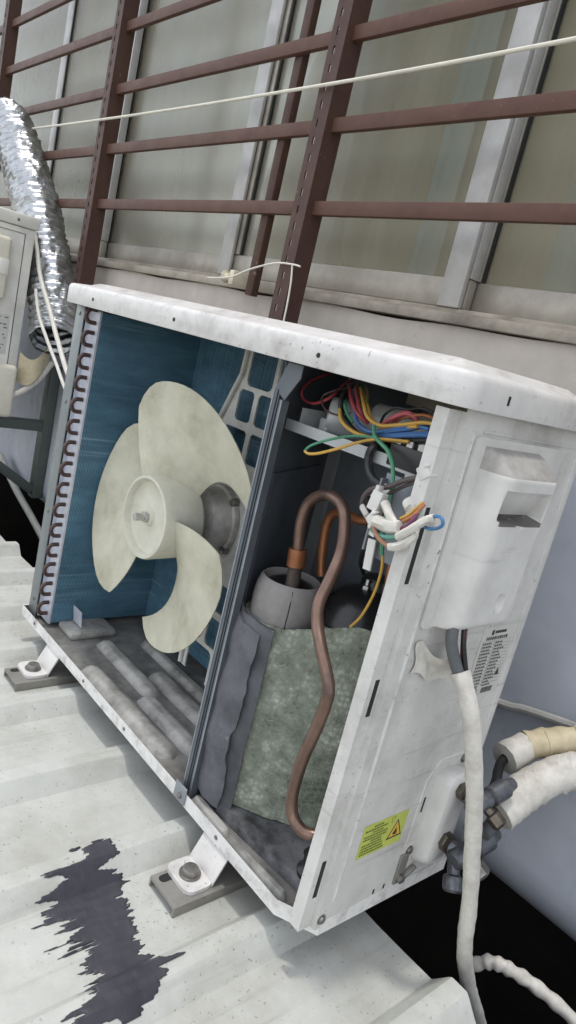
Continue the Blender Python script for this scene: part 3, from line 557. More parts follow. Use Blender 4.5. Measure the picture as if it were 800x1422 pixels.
ld = obj('lid', lid(), 'lid', unit, 50)
for x in (.10, .345, .63): obj('screw_hole', MB().lathe([(.0028, 0), (.0026, .0008), (.0008, .0009)], (x, -.0200, .577), (0, -1, 0), 10), 'dark', ld)
for y in (.045, .19): obj('screw_hole', MB().b2((.8138, y, .5735), (.8146, y + .003, .582)), 'dark', ld)
# ---- left post, coil
obj('corner_post', MB().b2((-.004, .002, -.001), (.028, .004, HH), .0006).b2((-.004, .0045, -.001), (-.002, DD, HH)), 'post', unit)
for z in (.03, .20, .40, .55): obj('screw', MB().lathe([(.0032, 0), (.0032, .001), (.0012, .0018)], (.012, .0018, z), (0, -1, 0), 10), 'screw', unit)
coil = empty('condenser_coil'); coil.parent = unit
def fins():
    m = MB(); y = .017
    m.b2((.030, .016, .006), (.064, .245, HH - .004), mi=1); m.b2((.064, .213, .006), (.444, .243, HH - .004), mi=1)
    while y < .212:
        m.b2((.0635, y, .006), (.0665 + .0008 * random.random(), y + .0016, HH - .004)); y += .0028
    x = .068
    while x < .442:
        m.b2((x, .2095 + .0008 * random.random(), .006), (x + .0017, .2135, HH - .004)); x += .0030
    return m
f = obj('fins', fins(), ['fin', 'finslab'], coil, 30); f['kind'] = 'stuff'
obj('tube_plate', MB().b2((.0285, .012, .004), (.0668, .0155, HH - .003)).b2((.0285, .006, .004), (.0300, .012, HH - .003)), 'plate', coil)
ubm = None
for i in range(15):
    z = .020 + i * .0372
    pts = [(.054, .016, z)] + [(.054, .004 - .0095 * math.sin(math.pi * t / 8), z + .0105 - .0105 * math.cos(math.pi * t / 8)) for t in range(9)] + [(.054, .016, z + .021)]
    if ubm is None:
        o = obj('return_bend', MB().tube([(a, b, c - z) for a, b, c in pts], .0036, 10, k=3), 'copper_dull', coil); ubm = o.data
    else: o = bpy.data.objects.new('return_bend', ubm); C.objects.link(o); o.parent = coil
    o.location = (0, 0, z); 
tagc = MB().box((.094, .052, .028), (.034, .0012, .030), Matrix.Rotation(R(8), 3, 'X'), 0)
obj('metal_tab', tagc, 'plate', unit)
# ---- motor bracket: pressed strip with windows, behind the fan
def bracket():
    m = MB(); Y = .176; T = .003; cx = .303; cz = .284
    def hw(z):
        d = abs(z - cz)
        return .044 if d > .240 else (.044 + .056 * (.240 - d) / .11 if d > .13 else .100)
    holes = []
    for s in (-1, 1):
        for d, h in ((.126, .050), (.188, .050)):
            for k in (-1, 1):
                w = hw(cz + d + .012) * .62; holes.append((cx + k * (w / 2 + .005), cz + s * d, w, h))
        holes.append((cx, cz + s * .252, .064, .062))
    def solid(x, z):
        if abs(x - cx) > hw(z): return False
        for hx, hz, w, h in holes:
            qx = abs(x - hx) - w / 2 + .009; qz = abs(z - hz) - h / 2 + .009
            if math.hypot(max(qx, 0), max(qz, 0)) + min(max(qx, qz), 0) < .009: return False
        return True
    st = .0018; x0, z0 = cx - .099, .006; nx, nz = int(.198 / st), int(.556 / st)
    on = [[solid(x0 + (i + .5) * st, z0 + (j + .5) * st) for j in range(nz)] for i in range(nx)]
    idx = {}; vs = []; fs = []
    def v(i, j, b):
        if (i, j, b) not in idx:
            x = x0 + i * st; z = z0 + j * st
            # pressed dish round the motor
            r = math.hypot(x - .283, z - cz); y = Y - .005 * max(0, min(1, (.078 - r) / .008)) + (T if b else 0)
            idx[(i, j, b)] = len(vs); vs.append((x, y, z))
        return idx[(i, j, b)]
    g = lambda i, j: 0 <= i < nx and 0 <= j < nz and on[i][j]
    for i in range(nx):
        for j in range(nz):
            if not on[i][j]: continue
            fs.append([v(i, j, 0), v(i + 1, j, 0), v(i + 1, j + 1, 0), v(i, j + 1, 0)])
            for di, dj, a, b in ((-1, 0, (0, 0), (0, 1)), (1, 0, (1, 0), (1, 1)), (0, -1, (0, 0), (1, 0)), (0, 1, (0, 1), (1, 1))):
                if not g(i + di, j + dj): fs.append([v(i + a[0], j + a[1], 0), v(i + b[0], j + b[1], 0), v(i + b[0], j + b[1], 1), v(i + a[0], j + a[1], 1)])
    m.add(vs, fs)
    for s in (-1, 1):
        p = [(cx + s * (hw(z) - .001), Y - .003, z) for z in (.010, .048, .173, .395, .52, .558)]
        for a, b in zip(p, p[1:]): m.tube([a, b], .0042, 8, k=1)
    return m
obj('motor_bracket', bracket(), 'bracket', unit, 30)
FX, FZ = .283, .284
mt = obj('fan_motor', MB().lathe([(.056, 0), (.058, .006), (.058, .012), (.053, .014), (.052, .036), (.047, .046), (.030, .052), (.024, .053), (.024, .060), (.018, .064)], (FX, .172, FZ), (0, -1, 0), 36), 'motor', unit, 35)
obj('motor_shaft', MB().lathe([(.006, 0), (.006, .10)], (FX, .115, FZ), (0, -1, 0), 14), 'chrome', mt)
for a in (45, 135, 225, 315): obj('screw', MB().lathe([(.007, 0), (.007, .01), (.004, .012)], (FX + .057 * math.cos(R(a)), .168, FZ + .057 * math.sin(R(a))), (0, -1, 0), 10), 'screw', mt)
# ---- fan, at rest: three wide swept blades on a cup hub
fan = empty('fan'); fan.parent = unit
hub = MB().lathe([(.060, .070), (.0625, .066), (.0645, .004), (.0630, 0), (.0590, -.0005), (.0570, .003), (.0555, .010), (.052, .012), (.020, .012), (.014, .011), (.012, .006), (.006, .006)], (FX, .030, FZ), (0, 1, 0), 56)
obj('hub', hub, 'hub', fan, 30)
obj('shaft_nut', MB().lathe([(.0085, 0), (.0085, .007), (.0055, .0075), (.0050, .016), (.003, .017)], (FX, .036, FZ), (0, -1, 0), 6).lathe([(.0045, .005), (.0045, .018)], (FX, .036, FZ), (0, -1, 0), 14), 'chrome', fan, 30)
def blade():
    r0, r1 = .060, .206; nr, na = 14, 20; top = []
    for i in range(nr + 1):
        u = i / nr; r = r0 + (r1 - r0) * u
        span = R(84 + 22 * u - 4 * u * u); sweep = R(-20 * u)
        for j in range(na + 1):
            v = j / na
            lead = R(9) * math.sin(math.pi * u) * (1 - v)
            t = (v - .5) * span + sweep + lead
            # rounded tip corners
            rr = r - .026 * (max(0, (v - .82) / .18) ** 2) * u - .020 * (max(0, (.14 - v) / .14) ** 2) * u
            y = .094 - .050 * v - .010 * math.sin(math.pi * v) - .012 * u * (1 - v)
            top.append(Vector((rr * math.cos(t), y, rr * math.sin(t))))
    n = na + 1; bot = [p + Vector((0, .0017, 0)) for p in top]; K = len(top); fs = []
    for i in range(nr):
        for j in range(na):
            a = i * n + j; fs.append([a, a + 1, a + n + 1, a + n]); fs.append([K + a, K + a + n, K + a + n + 1, K + a + 1])
    rim = [i for i in range(n)] + [i * n + na for i in range(1, nr + 1)] + [nr * n + j for j in range(na - 1, -1, -1)] + [i * n for i in range(nr - 1, 0, -1)]
    for a, b in zip(rim, rim[1:] + rim[:1]): fs.append([a, b, K + b, K + a])
    return MB().add(top + bot, fs)
b0 = obj('blade', blade(), 'fan', fan, 40); b0.location = (FX, 0, FZ)
for i, a in enumerate((BLADE_A, BLADE_A + 120, BLADE_A + 240)):
    b = b0 if i == 0 else b0.copy()
    if i: C.objects.link(b)
    b.rotation_euler = (0, -R(a), 0)
# ---- partition between fan and compressor bays (leans left towards the back) and back plate
PA, PB = Vector((.555, .004, 0)), Vector((.452, .212, 0))
def part():
    m = MB(); d = (PB - PA).normalized(); nn = Vector((d.y, -d.x, 0))
    def slab(s0, s1, o0, o1, z0, z1): 
        q = [PA + d * s0 + nn * o0, PA + d * s1 + nn * o0, PA + d * s1 + nn * o1, PA + d * s0 + nn * o1]
        m.add([(p.x, p.y, z0) for p in q] + [(p.x, p.y, z1) for p in q], [[0, 1, 2, 3], [4, 7, 6, 5], [0, 4, 5, 1], [1, 5, 6, 2], [2, 6, 7, 3], [3, 7, 4, 0]])
    L = (PB - PA).length
    slab(0, L, 0, .0012, -.002, HH - .002)
    slab(.035, L - .03, .0012, .004, .03, .43)          # pressed field
    return m
pt = obj('partition', part(), 'partition', unit, 30)
obj('front_flange', MB().b2((.548, .0025, -.004), (.5535, .0145, .53)).b2((.560, .0030, -.003), (.565, .0135, .52)).b2((.5535, .0125, -.004), (.560, .0145, .53)), 'partition', pt)
obj('flange_edge', MB().b2((.5470, .0018, -.003), (.5490, .0026, .53)).b2((.5635, .0022, -.003), (.5655, .003, .52)), 'edge', pt)
obj('flange_head', MB().prism([(.547, .5305), (.5665, .5205), (.585, .548), (.585, .562), (.560, .562)], (0, .004, 0), (1, 0, 0), (0, 0, 1), -.0015), 'partition', pt)
obj('flange_foot', MB().b2((.545, -.0085, -.008), (.570, -.0065, .016), .0008), 'edge', pt)
obj('screw', MB().lathe([(.0042, 0), (.0042, .0015), (.002, .0025)], (.558, -.0087, .0), (0, -1, 0), 12), 'screw', pt)
obj('back_plate', MB().b2((.452, .2135, -.002), (.797, .216, HH - .002)), 'backplate', unit)
obj('back_flange', MB().b2((.4530, .205, .0), (.475, .2125, .46)), 'tray', unit)
# ---- electrical tray
tr = MB().b2((.545, .036, .486), (.768, .20, .4885)).b2((.545, .0335, .486), (.735, .0358, .4985)).b2((.735, .0335, .478), (.768, .0358, .4985))
eb = obj('electrical_tray', tr, 'tray', unit)
obj('tray_lip', MB().b2((.560, .040, .4887), (.563, .19, .515)), 'tray', eb)
obj('tray_bracket', MB().b2((.715, .030, .395), (.772, .0325, .482), .001).b2((.716, .022, .40), (.7185, .0298, .476)), 'backplate', eb)
obj('bracket_edge', MB().box((.724, .024, .444), (.008, .002, .055), Matrix.Rotation(R(4), 3, 'Y')).box((.727, .0236, .398), (.010, .002, .032), Matrix.Rotation(R(-6), 3, 'Y')), 'cover', eb)
obj('screw', MB().lathe([(.0055, 0), (.0055, .002), (.003, .003)], (.753, .0298, .435), (0, -1, 0), 12), 'screw', eb)
obj('capacitor', MB().lathe([(.020, 0), (.0225, .002), (.0225, .070), (.020, .073), (.004, .073)], (.582, .062, .5135), (.75, .66, 0), 28), 'cap', unit)
obj('capacitor', MB().lathe([(.017, 0), (.0195, .002), (.0195, .075), (.016, .078), (.004, .078)], (.632, .085, .5225), (.95, .30, 0), 28), 'cap', unit)
obj('capacitor_clamp', MB().b2((.583, .050, .4887), (.597, .066, .510), .001), 'tray', unit)
bx = obj('terminal_box', MB().b2((.640, .165, .49), (.796, .19, .560), .002).b2((.600, .17, .545), (.796, .204, .560)), 'cream', unit)
for i in range(3): obj('box_rib', MB().b2((.66 + i * .035, .163, .492), (.662 + i * .035, .1655, .556)), 'cream', bx)
rl = obj('relay_block', MB().b2((.708, .032, .4890), (.772, .075, .512), .0015), 'blackplastic', unit)
for i in range(4):
    o = obj('terminal', MB().b2((.713 + i * .0145, .036, .5122), (.7185 + i * .0145, .0375, .5235)).b2((.7125 + i * .0145, .0335, .512), (.7195 + i * .0145, .035, .518)), 'chrome' if i != 1 else 'cover', rl)
for nm, m_, r_, pts in WIRES: obj(nm, MB().tube(pts, r_ * .84, 8, k=7), m_, unit)
for r_, pts in SLEEVES: obj('wire_sleeve', MB().tube(pts, r_, 8, k=5, wob=.25), 'tape', unit)
for (a, b), wd, th in CONNECTORS:
    a = Vector(a); b = Vector(b); d = (b - a); u_, v_, n_ = frame(d, (0, 1, 0)); rot = Matrix((u_, v_, n_)).transposed()
    g = MB().box((a + b) / 2, (wd, th, d.length), rot, .0012); g.box(a + u_ * wd * .3, (wd * .35, th * .8, d.length * .5), rot, .001); g.box(b - u_ * wd * .32, (wd * .3, th * 1.15, d.length * .4), rot, .001)
    obj('connector_housing', g, 'cover', unit)
# ---- compressor, accumulator and their jacket
CA, CB = Vector((.585, .067)), Vector((.650, .142))
cp = obj('compressor', MB().lathe([(.055, 0), (.058, .01), (.058, .235), (.060, .237), (.060, .246), (.057, .249), (.050, .268), (.036, .282), (.018, .289), (.004, .290)], (CB.x, CB.y, .03), (0, 0, 1), 40), 'compressor', unit, 30)
obj('terminal_cap', MB().lathe([(.022, 0), (.022, .020), (.018, .026), (.006, .028)], (CB.x - .004, CB.y + .014, .306), (0, 0, 1), 20), 'blackplastic', cp)
obj('stud', MB().lathe([(.006, 0), (.006, .006), (.003, .007), (.003, .014)], (CB.x - .002, CB.y - .010, .318), (0, 0, 1), 6), 'chrome', cp)
obj('seam_ring', MB().lathe([(.0603, .266), (.0612, .268), (.0612, .270), (.0603, .272)], (CB.x, CB.y, 0), (0, 0, 1), 40, cap=False), 'chrome', cp)
ac = obj('accumulator', MB().lathe([(.028, 0), (.032, .01), (.032, .272), (.027, .284), (.012, .290), (.004, .291)], (CA.x, CA.y, .02), (0, 0, 1), 28), 'compressor', unit, 40)
obj('foam_cap', MB().lathe([(.041, .225), (.0428, .250), (.0430, .284), (.0415, .298), (.0385, .308), (.0355, .3105), (.0335, .308), (.0325, .292)], (CA.x, CA.y, .0), (0, 0, 1), 40, cap=False), 'foam_light', ac, 50)
obj('foam_seam', MB().tube([(CA.x + .0425 * math.cos(R(-38)), CA.y + .0425 * math.sin(R(-38)), z) if z < .29 else (CA.x + (.0425 - (z - .29) * .25) * math.cos(R(-38)), CA.y + (.0425 - (z - .29) * .25) * math.sin(R(-38)), z) for z in (.245, .265, .285, .297, .306)], .0008, 6), 'dark', ac)
def hull_pts(ra, rb, n=140):
    """outline round both circles, by angle of support normal"""
    raw = []
    for i in range(720):
        t = 2 * math.pi * i / 720; d = Vector((math.cos(t), math.sin(t)))
        raw.append((CA + d * ra) if (CA.dot(d) + ra) > (CB.dot(d) + rb) else (CB + d * rb))
    L = [0]
    for a, b in zip(raw, raw[1:] + raw[:1]): L.append(L[-1] + (b - a).length)
    out = []; k = 0
    for i in range(n):
        s = L[-1] * i / n
        while L[k + 1] < s: k += 1
        t = (s - L[k]) / max(1e-9, L[k + 1] - L[k]); out.append(raw[k].lerp(raw[(k + 1) % 720], t))
    return out
JP = hull_pts(.047, .067, 150)
JT, JB = .262, .016
def ztop(p): return JT + .030 * max(0, min(1, (p.x + p.y - .66) / .12)) 
def jacket():
    n = len(JP); nv = 70; cen = (CA + CB) / 2; vs = []; fs = []
    for j in range(nv + 1):
        v = j / nv
        for i, p in enumerate(JP):
            z = JB + (ztop(p) - JB) * v
            d = (p - cen).normalized(); q = Vector((p.x * 70, p.y * 70, z * 70))
            b = .0026 * noise.noise(q * .35) + .0013 * noise.noise(q * 1.3) + .0007 * noise.noise(q * 3.4) + .004 * math.sin(math.pi * v) 
            e = .002 * noise.noise(Vector((i * .9, v * 3, 4)))
            vs.append((p.x + d.x * b, p.y + d.y * b, z + (e if j in (0, nv) else 0)))
    for j in range(nv):
        for i in range(n): fs.append([j * n + i, j * n + (i + 1) % n, (j + 1) * n + (i + 1) % n, (j + 1) * n + i])
    # inner lip
    o = len(vs)
    for p in JP:
        d = (p - cen).normalized(); vs.append((p.x - d.x * .006, p.y - d.y * .006, ztop(p) - .002))
    o2 = len(vs)
    for p in JP:
        d = (p - cen).normalized(); vs.append((p.x - d.x * .007, p.y - d.y * .007, ztop(p) - .05))
    for i in range(n):
        k = (i + 1) % n; fs.append([nv * n + i, nv * n + k, o + k, o + i]); fs.append([o + i, o + k, o2 + k, o2 + i])
    return MB().add(vs, fs)
jk = obj('insulation_jacket', jacket(), 'felt', unit, 60)
def arc_sheet(a0, a1, off, th, z0, z1, jag, seed, bulge=0.):
    """dark foam strip lying on the jacket, from angle a0 to a1 round the accumulator"""
    nu, nv = 22, 60; vs = []; fs = []
    for lay in (0, 1):
        for j in range(nv + 1):
            v = j / nv
            for i in range(nu + 1):
                u = i / nu; ed = jag * (noise.noise(Vector((seed, v * 4, 0))) * .7 + .3 * noise.noise(Vector((seed, v * 15, 3)))) * u
                t = R(a0 + (a1 - a0) * u) + ed; zt = z1 - .012 * u
                z = z0 + (zt - z0) * v
                r = .0475 + .0042 * math.sin(math.pi * v) + off + (th if lay else 0) + .0018 * noise.noise(Vector((u * 2, z * 34, seed))) + .0012 * math.sin(z * 95 + seed) + bulge * max(0, u - .6) * (.5 + noise.noise(Vector((z * 22, seed, 1))))
                vs.append((CA.x + r * math.cos(t), CA.y + r * math.sin(t), z + .003 * noise.noise(Vector((u * 6, seed, 8)))))
    w = nu + 1; K = w * (nv + 1)
    for j in range(nv):
        for i in range(nu):
            a = j * w + i; fs.append([K + a, K + a + 1, K + a + w + 1, K + a + w]); fs.append([a, a + w, a + w + 1, a + 1])
    rim = list(range(w)) + [j * w + nu for j in range(1, nv + 1)] + [nv * w + i for i in range(nu - 1, -1, -1)] + [j * w for j in range(nv - 1, 0, -1)]
    for a, b in zip(rim, rim[1:] + rim[:1]): fs.append([a, b, K + b, K + a])
    return MB().add(vs, fs)
def fibres():
    m = MB(); random.seed(21)
    for _ in range(260):
        p = random.choice(JP); cen = (CA + CB) / 2; d = (p - cen).normalized()
        if d.x * .7 - d.y * .7 < .1: continue
        z = random.uniform(JB + .01, ztop(p)); o = Vector((p.x + d.x * .0045, p.y + d.y * .0045, z)); t = Vector((-d.y, d.x, 0)); l = random.uniform(.004, .012); k = random.uniform(-1, 1)
        m.tube([o - t * l * .5 - Vector((0, 0, l * k * .5)), o + Vector((d.x, d.y, 0)) * random.uniform(.001, .004), o + t * l * .5 + Vector((0, 0, l * k * .5 + random.uniform(-.004, .004)))], .00033, 3, k=3)
    return m
fb = obj('loose_fibres', fibres(), 'foam_edge', jk); fb['kind'] = 'stuff'
fl = obj('foam_wrap', arc_sheet(-185, -50, .0022, .004, .010, .272, .04, 2.), 'foam_dark', jk, 60)
obj('foam_flap', arc_sheet(-132, -66, .0075, .004, .012, .262, .16, 5., .006), 'foam_dark', jk, 60)
obj('foam_edge', arc_sheet(-190, -134, .0060, .0035, -.001, .276, .05, 9.), 'foam_edge', jk, 60)
for i, (mn, r_, pts) in enumerate(PIPES): obj('copper_pipe', MB().tube(pts, r_, 18, k=8), mn, unit)
a = Vector(PIPES[0][2][0]); b = Vector(PIPES[0][2][1])
obj('pipe_joint', MB().tube([a.lerp(b, .45), a.lerp(b, 1.25)], .0112, 16, k=1), 'copper_new', unit)
obj('pipe_joint', MB().tube([a + (a - b) * .8, a.lerp(b, .44)], .0085, 16, k=1), 'braze', unit)
a = Vector(PIPES[2][2][0]); b = Vector(PIPES[2][2][1])
obj('pipe_joint', MB().tube([a + (a - b) * .5, a.lerp(b, .6)], .0085, 16, k=1), 'braze', unit)
obj('suction_boot', MB().lathe([(.017, 0), (.018, .02), (.015, .035), (.011, .045), (.011, .052)], (.778, .028, .040), (.1, -.1, 1), 20), 'blackplastic', unit)
obj('hose_clip', MB().lathe([(.0155, 0), (.0165, .002), (.0165, .006), (.0155, .008)], (.783, .020, .155), (-.6, .3, .7), 20, cap=False), 'chrome', unit)
# ---- right side panel
PX = .800
sp = MB().b2((PX - .0015, .012, .0), (PX, .242, HH)).b2((PX - .020, .2425, 0), (PX, .244, HH))
sp.b2((PX - .0085, -.004, .0), (PX - .007, .012, HH - .004)).b2((PX - .0085, .012, 0), (PX - .0015, .0135, HH - .004)).b2((PX - .022, -.0055, 0), (PX - .007, -.004, HH - .004))
spn = obj('side_panel', sp, 'panel', unit, 30)
def bead(pts, r=.0026): return MB().tube(pts, r, 8, k=1)
obj('pressed_bead', bead([(PX - .0008, .030, .030), (PX - .0008, .030, .545)]), 'lid', spn)
obj('pressed_bead', bead([(PX - .0008, .044, .546), (PX - .0008, .235, .546)], .0022), 'panel', spn)
obj('pressed_bead', bead([(PX - .0008, .232, .20), (PX - .0008, .232, .54)], .0022), 'panel', spn)
obj('pressed_bead', bead([(PX - .0008, .140, .06), (PX - .0008, .140, .150), (PX - .0008, .158, .172), (PX - .0008, .235, .172)], .0022), 'panel', spn)
for z0, z1 in ((.255, .295), (.040, .085), (.395, .470)): obj('slot', MB().b2((PX - .0072, .002, z0), (PX - .0064, .0075, z1)), 'dark', spn)
for y, z in ((.018, .012), (.206, .163), (.150, .052)): obj('screw', MB().lathe([(.0060, 0), (.0060, .0008), (.0044, .001), (.0040, .003), (.002, .0035)], (PX, y, z), (1, 0, 0), 14), 'screw', spn)
for y, z, dz in ((.147, .105, .020), (.144, .030, .018), (.118, .010, .006), (.100, .010, .006)): obj('vent_slot', MB().b2((PX - .0003, y, z), (PX + .0005, y + .0026, z + dz)), 'dark', spn)
# terminal cover
def cover():
    m = MB(); 
    m.prism(rrect(.034, .350, .196, .542, .006), (PX + .0002, 0, 0), (0, 1, 0), (0, 0, 1), .003)
    Y0, Y1, Z0, Z1 = .050, .146, .352, .534
    # lofted shell: the top slopes, the nearer long side is well rounded; a grip pocket is sunk into the face
    ny, nz = 44, 60
    def hgt(y, z):
        a = (y - Y0) / (Y1 - Y0); b = (z - Z0) / (Z1 - Z0)
        ex = min(1, a / .24); h = max(0, 1 - (1 - ex) ** 3) ** (1 / 2.2)
        ex2 = min(1, (1 - a) / .08); h *= math.sqrt(max(0, 1 - (1 - ex2) ** 2))
        bot = min(1, b / .07); h *= math.sqrt(max(0, 1 - (1 - bot) ** 2.2))
        top = min(1, .25 + .75 * (1 - b) / .12) if b < .9999 else 0; h *= top if top < 1 else 1
        h *= .80 + .20 * b
        return h
    def pocket(y, z):
        if .060 < y < .138 and .466 < z < .500:
            c = (y - .099) / .039; lo = .466 + .005 * c * c
            d = min((y - .060) / .0015, (.138 - y) / .0015, max(0, z - lo) / .0012, 1); return d * (.004 + .018 * (.500 - z) / .034)
        r = math.hypot((y - .113), (z - .384) * .7)
        return .006 * max(0, min(1, (.0075 - r) / .002))
    ys = sorted([Y0 + (Y1 - Y0) * (i / ny) ** 1.3 for i in range(ny + 1)] + [.0602, .0616, .1364, .1378]); zs = sorted([Z0 + (Z1 - Z0) * i / nz for i in range(nz + 1)] + [.4662, .4675, .4690, .4705, .4998])
    vs = []; fs = []; w = len(ys)
    for z in zs:
        for y in ys: vs.append((PX + .0032 + .033 * hgt(y, z) - pocket(y, z), y, z))
    for j in range(len(zs) - 1):
        for i in range(w - 1):
            a = j * w + i; zc = (zs[j] + zs[j + 1]) / 2; yc = (ys[i] + ys[i + 1]) / 2
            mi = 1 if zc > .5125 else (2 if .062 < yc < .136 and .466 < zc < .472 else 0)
            m.add([vs[a], vs[a + 1], vs[a + w + 1], vs[a + w]], [[0, 1, 2, 3]], mi)
    return m
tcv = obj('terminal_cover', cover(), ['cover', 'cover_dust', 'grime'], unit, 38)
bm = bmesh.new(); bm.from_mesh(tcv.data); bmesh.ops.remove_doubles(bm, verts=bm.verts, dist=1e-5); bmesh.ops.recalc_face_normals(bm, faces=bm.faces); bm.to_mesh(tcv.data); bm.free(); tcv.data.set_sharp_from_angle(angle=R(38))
# rating label
def rating():
    m = MB(); random.seed(3); x = PX + .0002; y0, y1, z0, z1 = .158, .226, .250, .338
    m.b2((x, y0, z0), (x + .0002, y1, z1), mi=0); xi = x + .0002
    def bar(a, b, c, d, mi=1): m.b2((xi, a, c), (xi + .00015, b, d), mi=mi)
    bar(.176, .181, .3275, .3335, 1); bar(.183, .206, .3290, .3325, 1)
    yy = .168
    while yy < .212: l = random.uniform(.002, .004); bar(yy, yy + l, .3215, .3255, 1); yy += l + .0012
    z = .3175
    for r in range(14):
        bar(.162, .222, z + .0021, z + .0024, 2)
        yy = .164
        while yy < .182: l = random.uniform(.0015, .004); bar(yy, yy + l, z - .0012, z + .0008, 1); yy += l + .001
        yy = .190
        while yy < random.uniform(.200, .216): l = random.uniform(.0015, .004); bar(yy, yy + l, z - .0012, z + .0008, 1); yy += l + .001
        z -= .0042
    bar(.1875, .1879, .262, .319, 2)
    m.prism([(.210, .273), (.220, .273), (.215, .283)], (xi, 0, 0), (0, 1, 0), (0, 0, 1), .00015, 1)
    yy = .192
    while yy < .214: l = random.uniform(.0005, .0016); bar(yy, yy + l, .2525, .2595, 1); yy += l + .0006
    m.lathe([(.0052, 0), (.0052, .00015)], (xi, .178, .256), (1, 0, 0), 20, 1); m.lathe([(.0040, .0001), (.0040, .0003)], (xi, .178, .256), (1, 0, 0), 20, 0); m.lathe([(.0022, .0002), (.0022, .0004)], (xi, .178, .256), (1, 0, 0), 12, 1)
    return m
obj('rating_label', rating(), ['paper', 'ink', 'greyink'], spn)
def sticker():
    m = MB(); random.seed(5); x = PX + .0002; y0, y1, z0, z1 = .047, .122, .076, .118
    m.b2((x, y0, z0), (x + .0002, y1, z1), mi=0); xi = x + .0002
    def bar(a, b, c, d, mi=1): m.b2((xi, a, c), (xi + .00015, b, d), mi=mi)
    z = .1145
    for r in range(10):
        if r in (0, 2, 5): yy, e = .064, .080
        else: yy, e = .051, random.uniform(.080, .090)
        while yy < e:
            l = random.uniform(.0012, .004); bar(yy, yy + l, z - .0022, z, 1); yy += l + .0007
        z -= .0037
    tri = lambda k: [(.106 + k * c, .0955 + k * s) for c, s in ((-.0135, -.010), (.0135, -.010), (0, .0145))]
    m.prism(tri(1), (xi, 0, 0), (0, 1, 0), (0, 0, 1), .00015, 2); m.prism(tri(.76), (xi + .00015, 0, 0), (0, 1, 0), (0, 0, 1), .0001, 3)
    fl = [(-.003, -.004), (.003, -.004), (.0042, -.001), (.0025, .0022), (.0028, .005), (.0008, .0032), (.0004, .0078), (-.0018, .003), (-.0022, .0008), (-.0038, .0018), (-.0042, -.0015)]
    m.prism([(.106 + a * .9, .093 + b * .9) for a, b in fl], (xi + .00025, 0, 0), (0, 1, 0), (0, 0, 1), .0001, 2)
    bar(.101, .111, .0868, .0876, 2)
    m.prism([(.094, .108), (.100, .109), (.100, .116), (.094, .115)], (xi, 0, 0), (0, 1, 0), (0, 0, 1), .00012, 1); m.prism([(.0948, .1088), (.0992, .1096), (.0992, .1154), (.0948, .1142)], (xi + .00012, 0, 0), (0, 1, 0), (0, 0, 1), .0001, 0)
    return m
obj('warning_sticker', sticker(), ['stick', 'inkgreen', 'ink', 'signyellow'], spn)
# ---- valve bracket and service valves
vb = MB()
def vbf(a, b):
    t = 2 * math.pi * a; r = rrect(.158, .030, .205, .158, .016, 8); q = r[int(a * len(r)) % len(r)]
    cx, cz = .1815, .094; prof = [(1.0, 0), (1.0, .004), (.97, .012), (.90, .018), (.80, .020), (.3, .0205)]
    s, h = prof[int(round(b * 5))]; lean = .006 * h / .02
    return (PX + h, cx + (q[0] - cx) * s, cz + (q[1] - cz) * (1 - (1 - s) * .45) + lean)
rr_ = rrect(.158, .030, .205, .158, .016, 8)
vb.grid(vbf, len(rr_), 5, closed=True); k = len(vb.v); vb.f.append([k - len(rr_) + i for i in range(len(rr_))]); vb.m.append(0); vb.sm.append(True)
vbo = obj('valve_bracket', vb, 'cover', unit, 45)
obj('bracket_foot', MB().box((PX + .004, .158, .022), (.006, .020, .004), Matrix.Rotation(R(25), 3, 'X'), .0008).b2((PX + .0002, .135, .010), (PX + .003, .150, .050), .0006), 'galv', vbo)
obj('screw', MB().lathe([(.006, 0), (.006, .004), (.003, .006)], (PX + .003, .143, .018), (1, 0, 0), 6), 'screw', vbo)
def valve(y, z, s):
    v = obj('service_valve', MB().lathe([(.012 * s, 0), (.013 * s, .010), (.013 * s, .020), (.011 * s, .026), (.012 * s, .034)], (PX + .016, y, z), (1, .15, -.1), 18), 'valve', unit, 35)
    obj('hex_nut', MB().lathe([(.0125 * s, 0), (.0135 * s, .002), (.0135 * s, .010), (.0125 * s, .012)], (PX + .018, y - .004, z + .004), (1, -.2, .15), 6), 'brass', v, 20)
    obj('valve_body', MB().lathe([(.011 * s, 0), (.014 * s, .004), (.014 * s, .03), (.012 * s, .034), (.0165 * s, .036), (.0165 * s, .060), (.012 * s, .064), (.010 * s, .074)], (PX + .042, y - .012, z - .006), (.10, 1, .30), 20), 'valve', v, 35)
    obj('valve_cap', MB().lathe([(.0085 * s, 0), (.0085 * s, .022), (.0125 * s, .024), (.0135 * s, .027), (.0135 * s, .038), (.011 * s, .041)], (PX + .036, y, z - .004), (.45, -.35, -.8), 6 if s < .8 else 14), 'valve', v, 25)
    obj('valve_cap', MB().lathe([(.0085 * s, 0), (.0085 * s, .012), (.0130 * s, .014), (.0130 * s, .026), (.009 * s, .029)], (PX + .046, y + .01, z - .002), (1, .25, -.55), 6), 'screw' if s > .8 else 'brass', v, 25)
    return v
valve(.188, .066, .86); valve(.186, .136, .70)
# grey-white label tape hanging at the cable entry
def flapf(a, b):
    return (PX + .002 + .018 * a * a + .006 * math.sin(a * 7 + b * 3) * a, .040 + .058 * a + .004 * math.sin(b * 5), .300 + .036 * b * (1 - .35 * a) - .012 * a + .004 * math.sin(a * 9))
obj('torn_tape', MB().grid(flapf, 18, 12), 'tape', unit, 60)

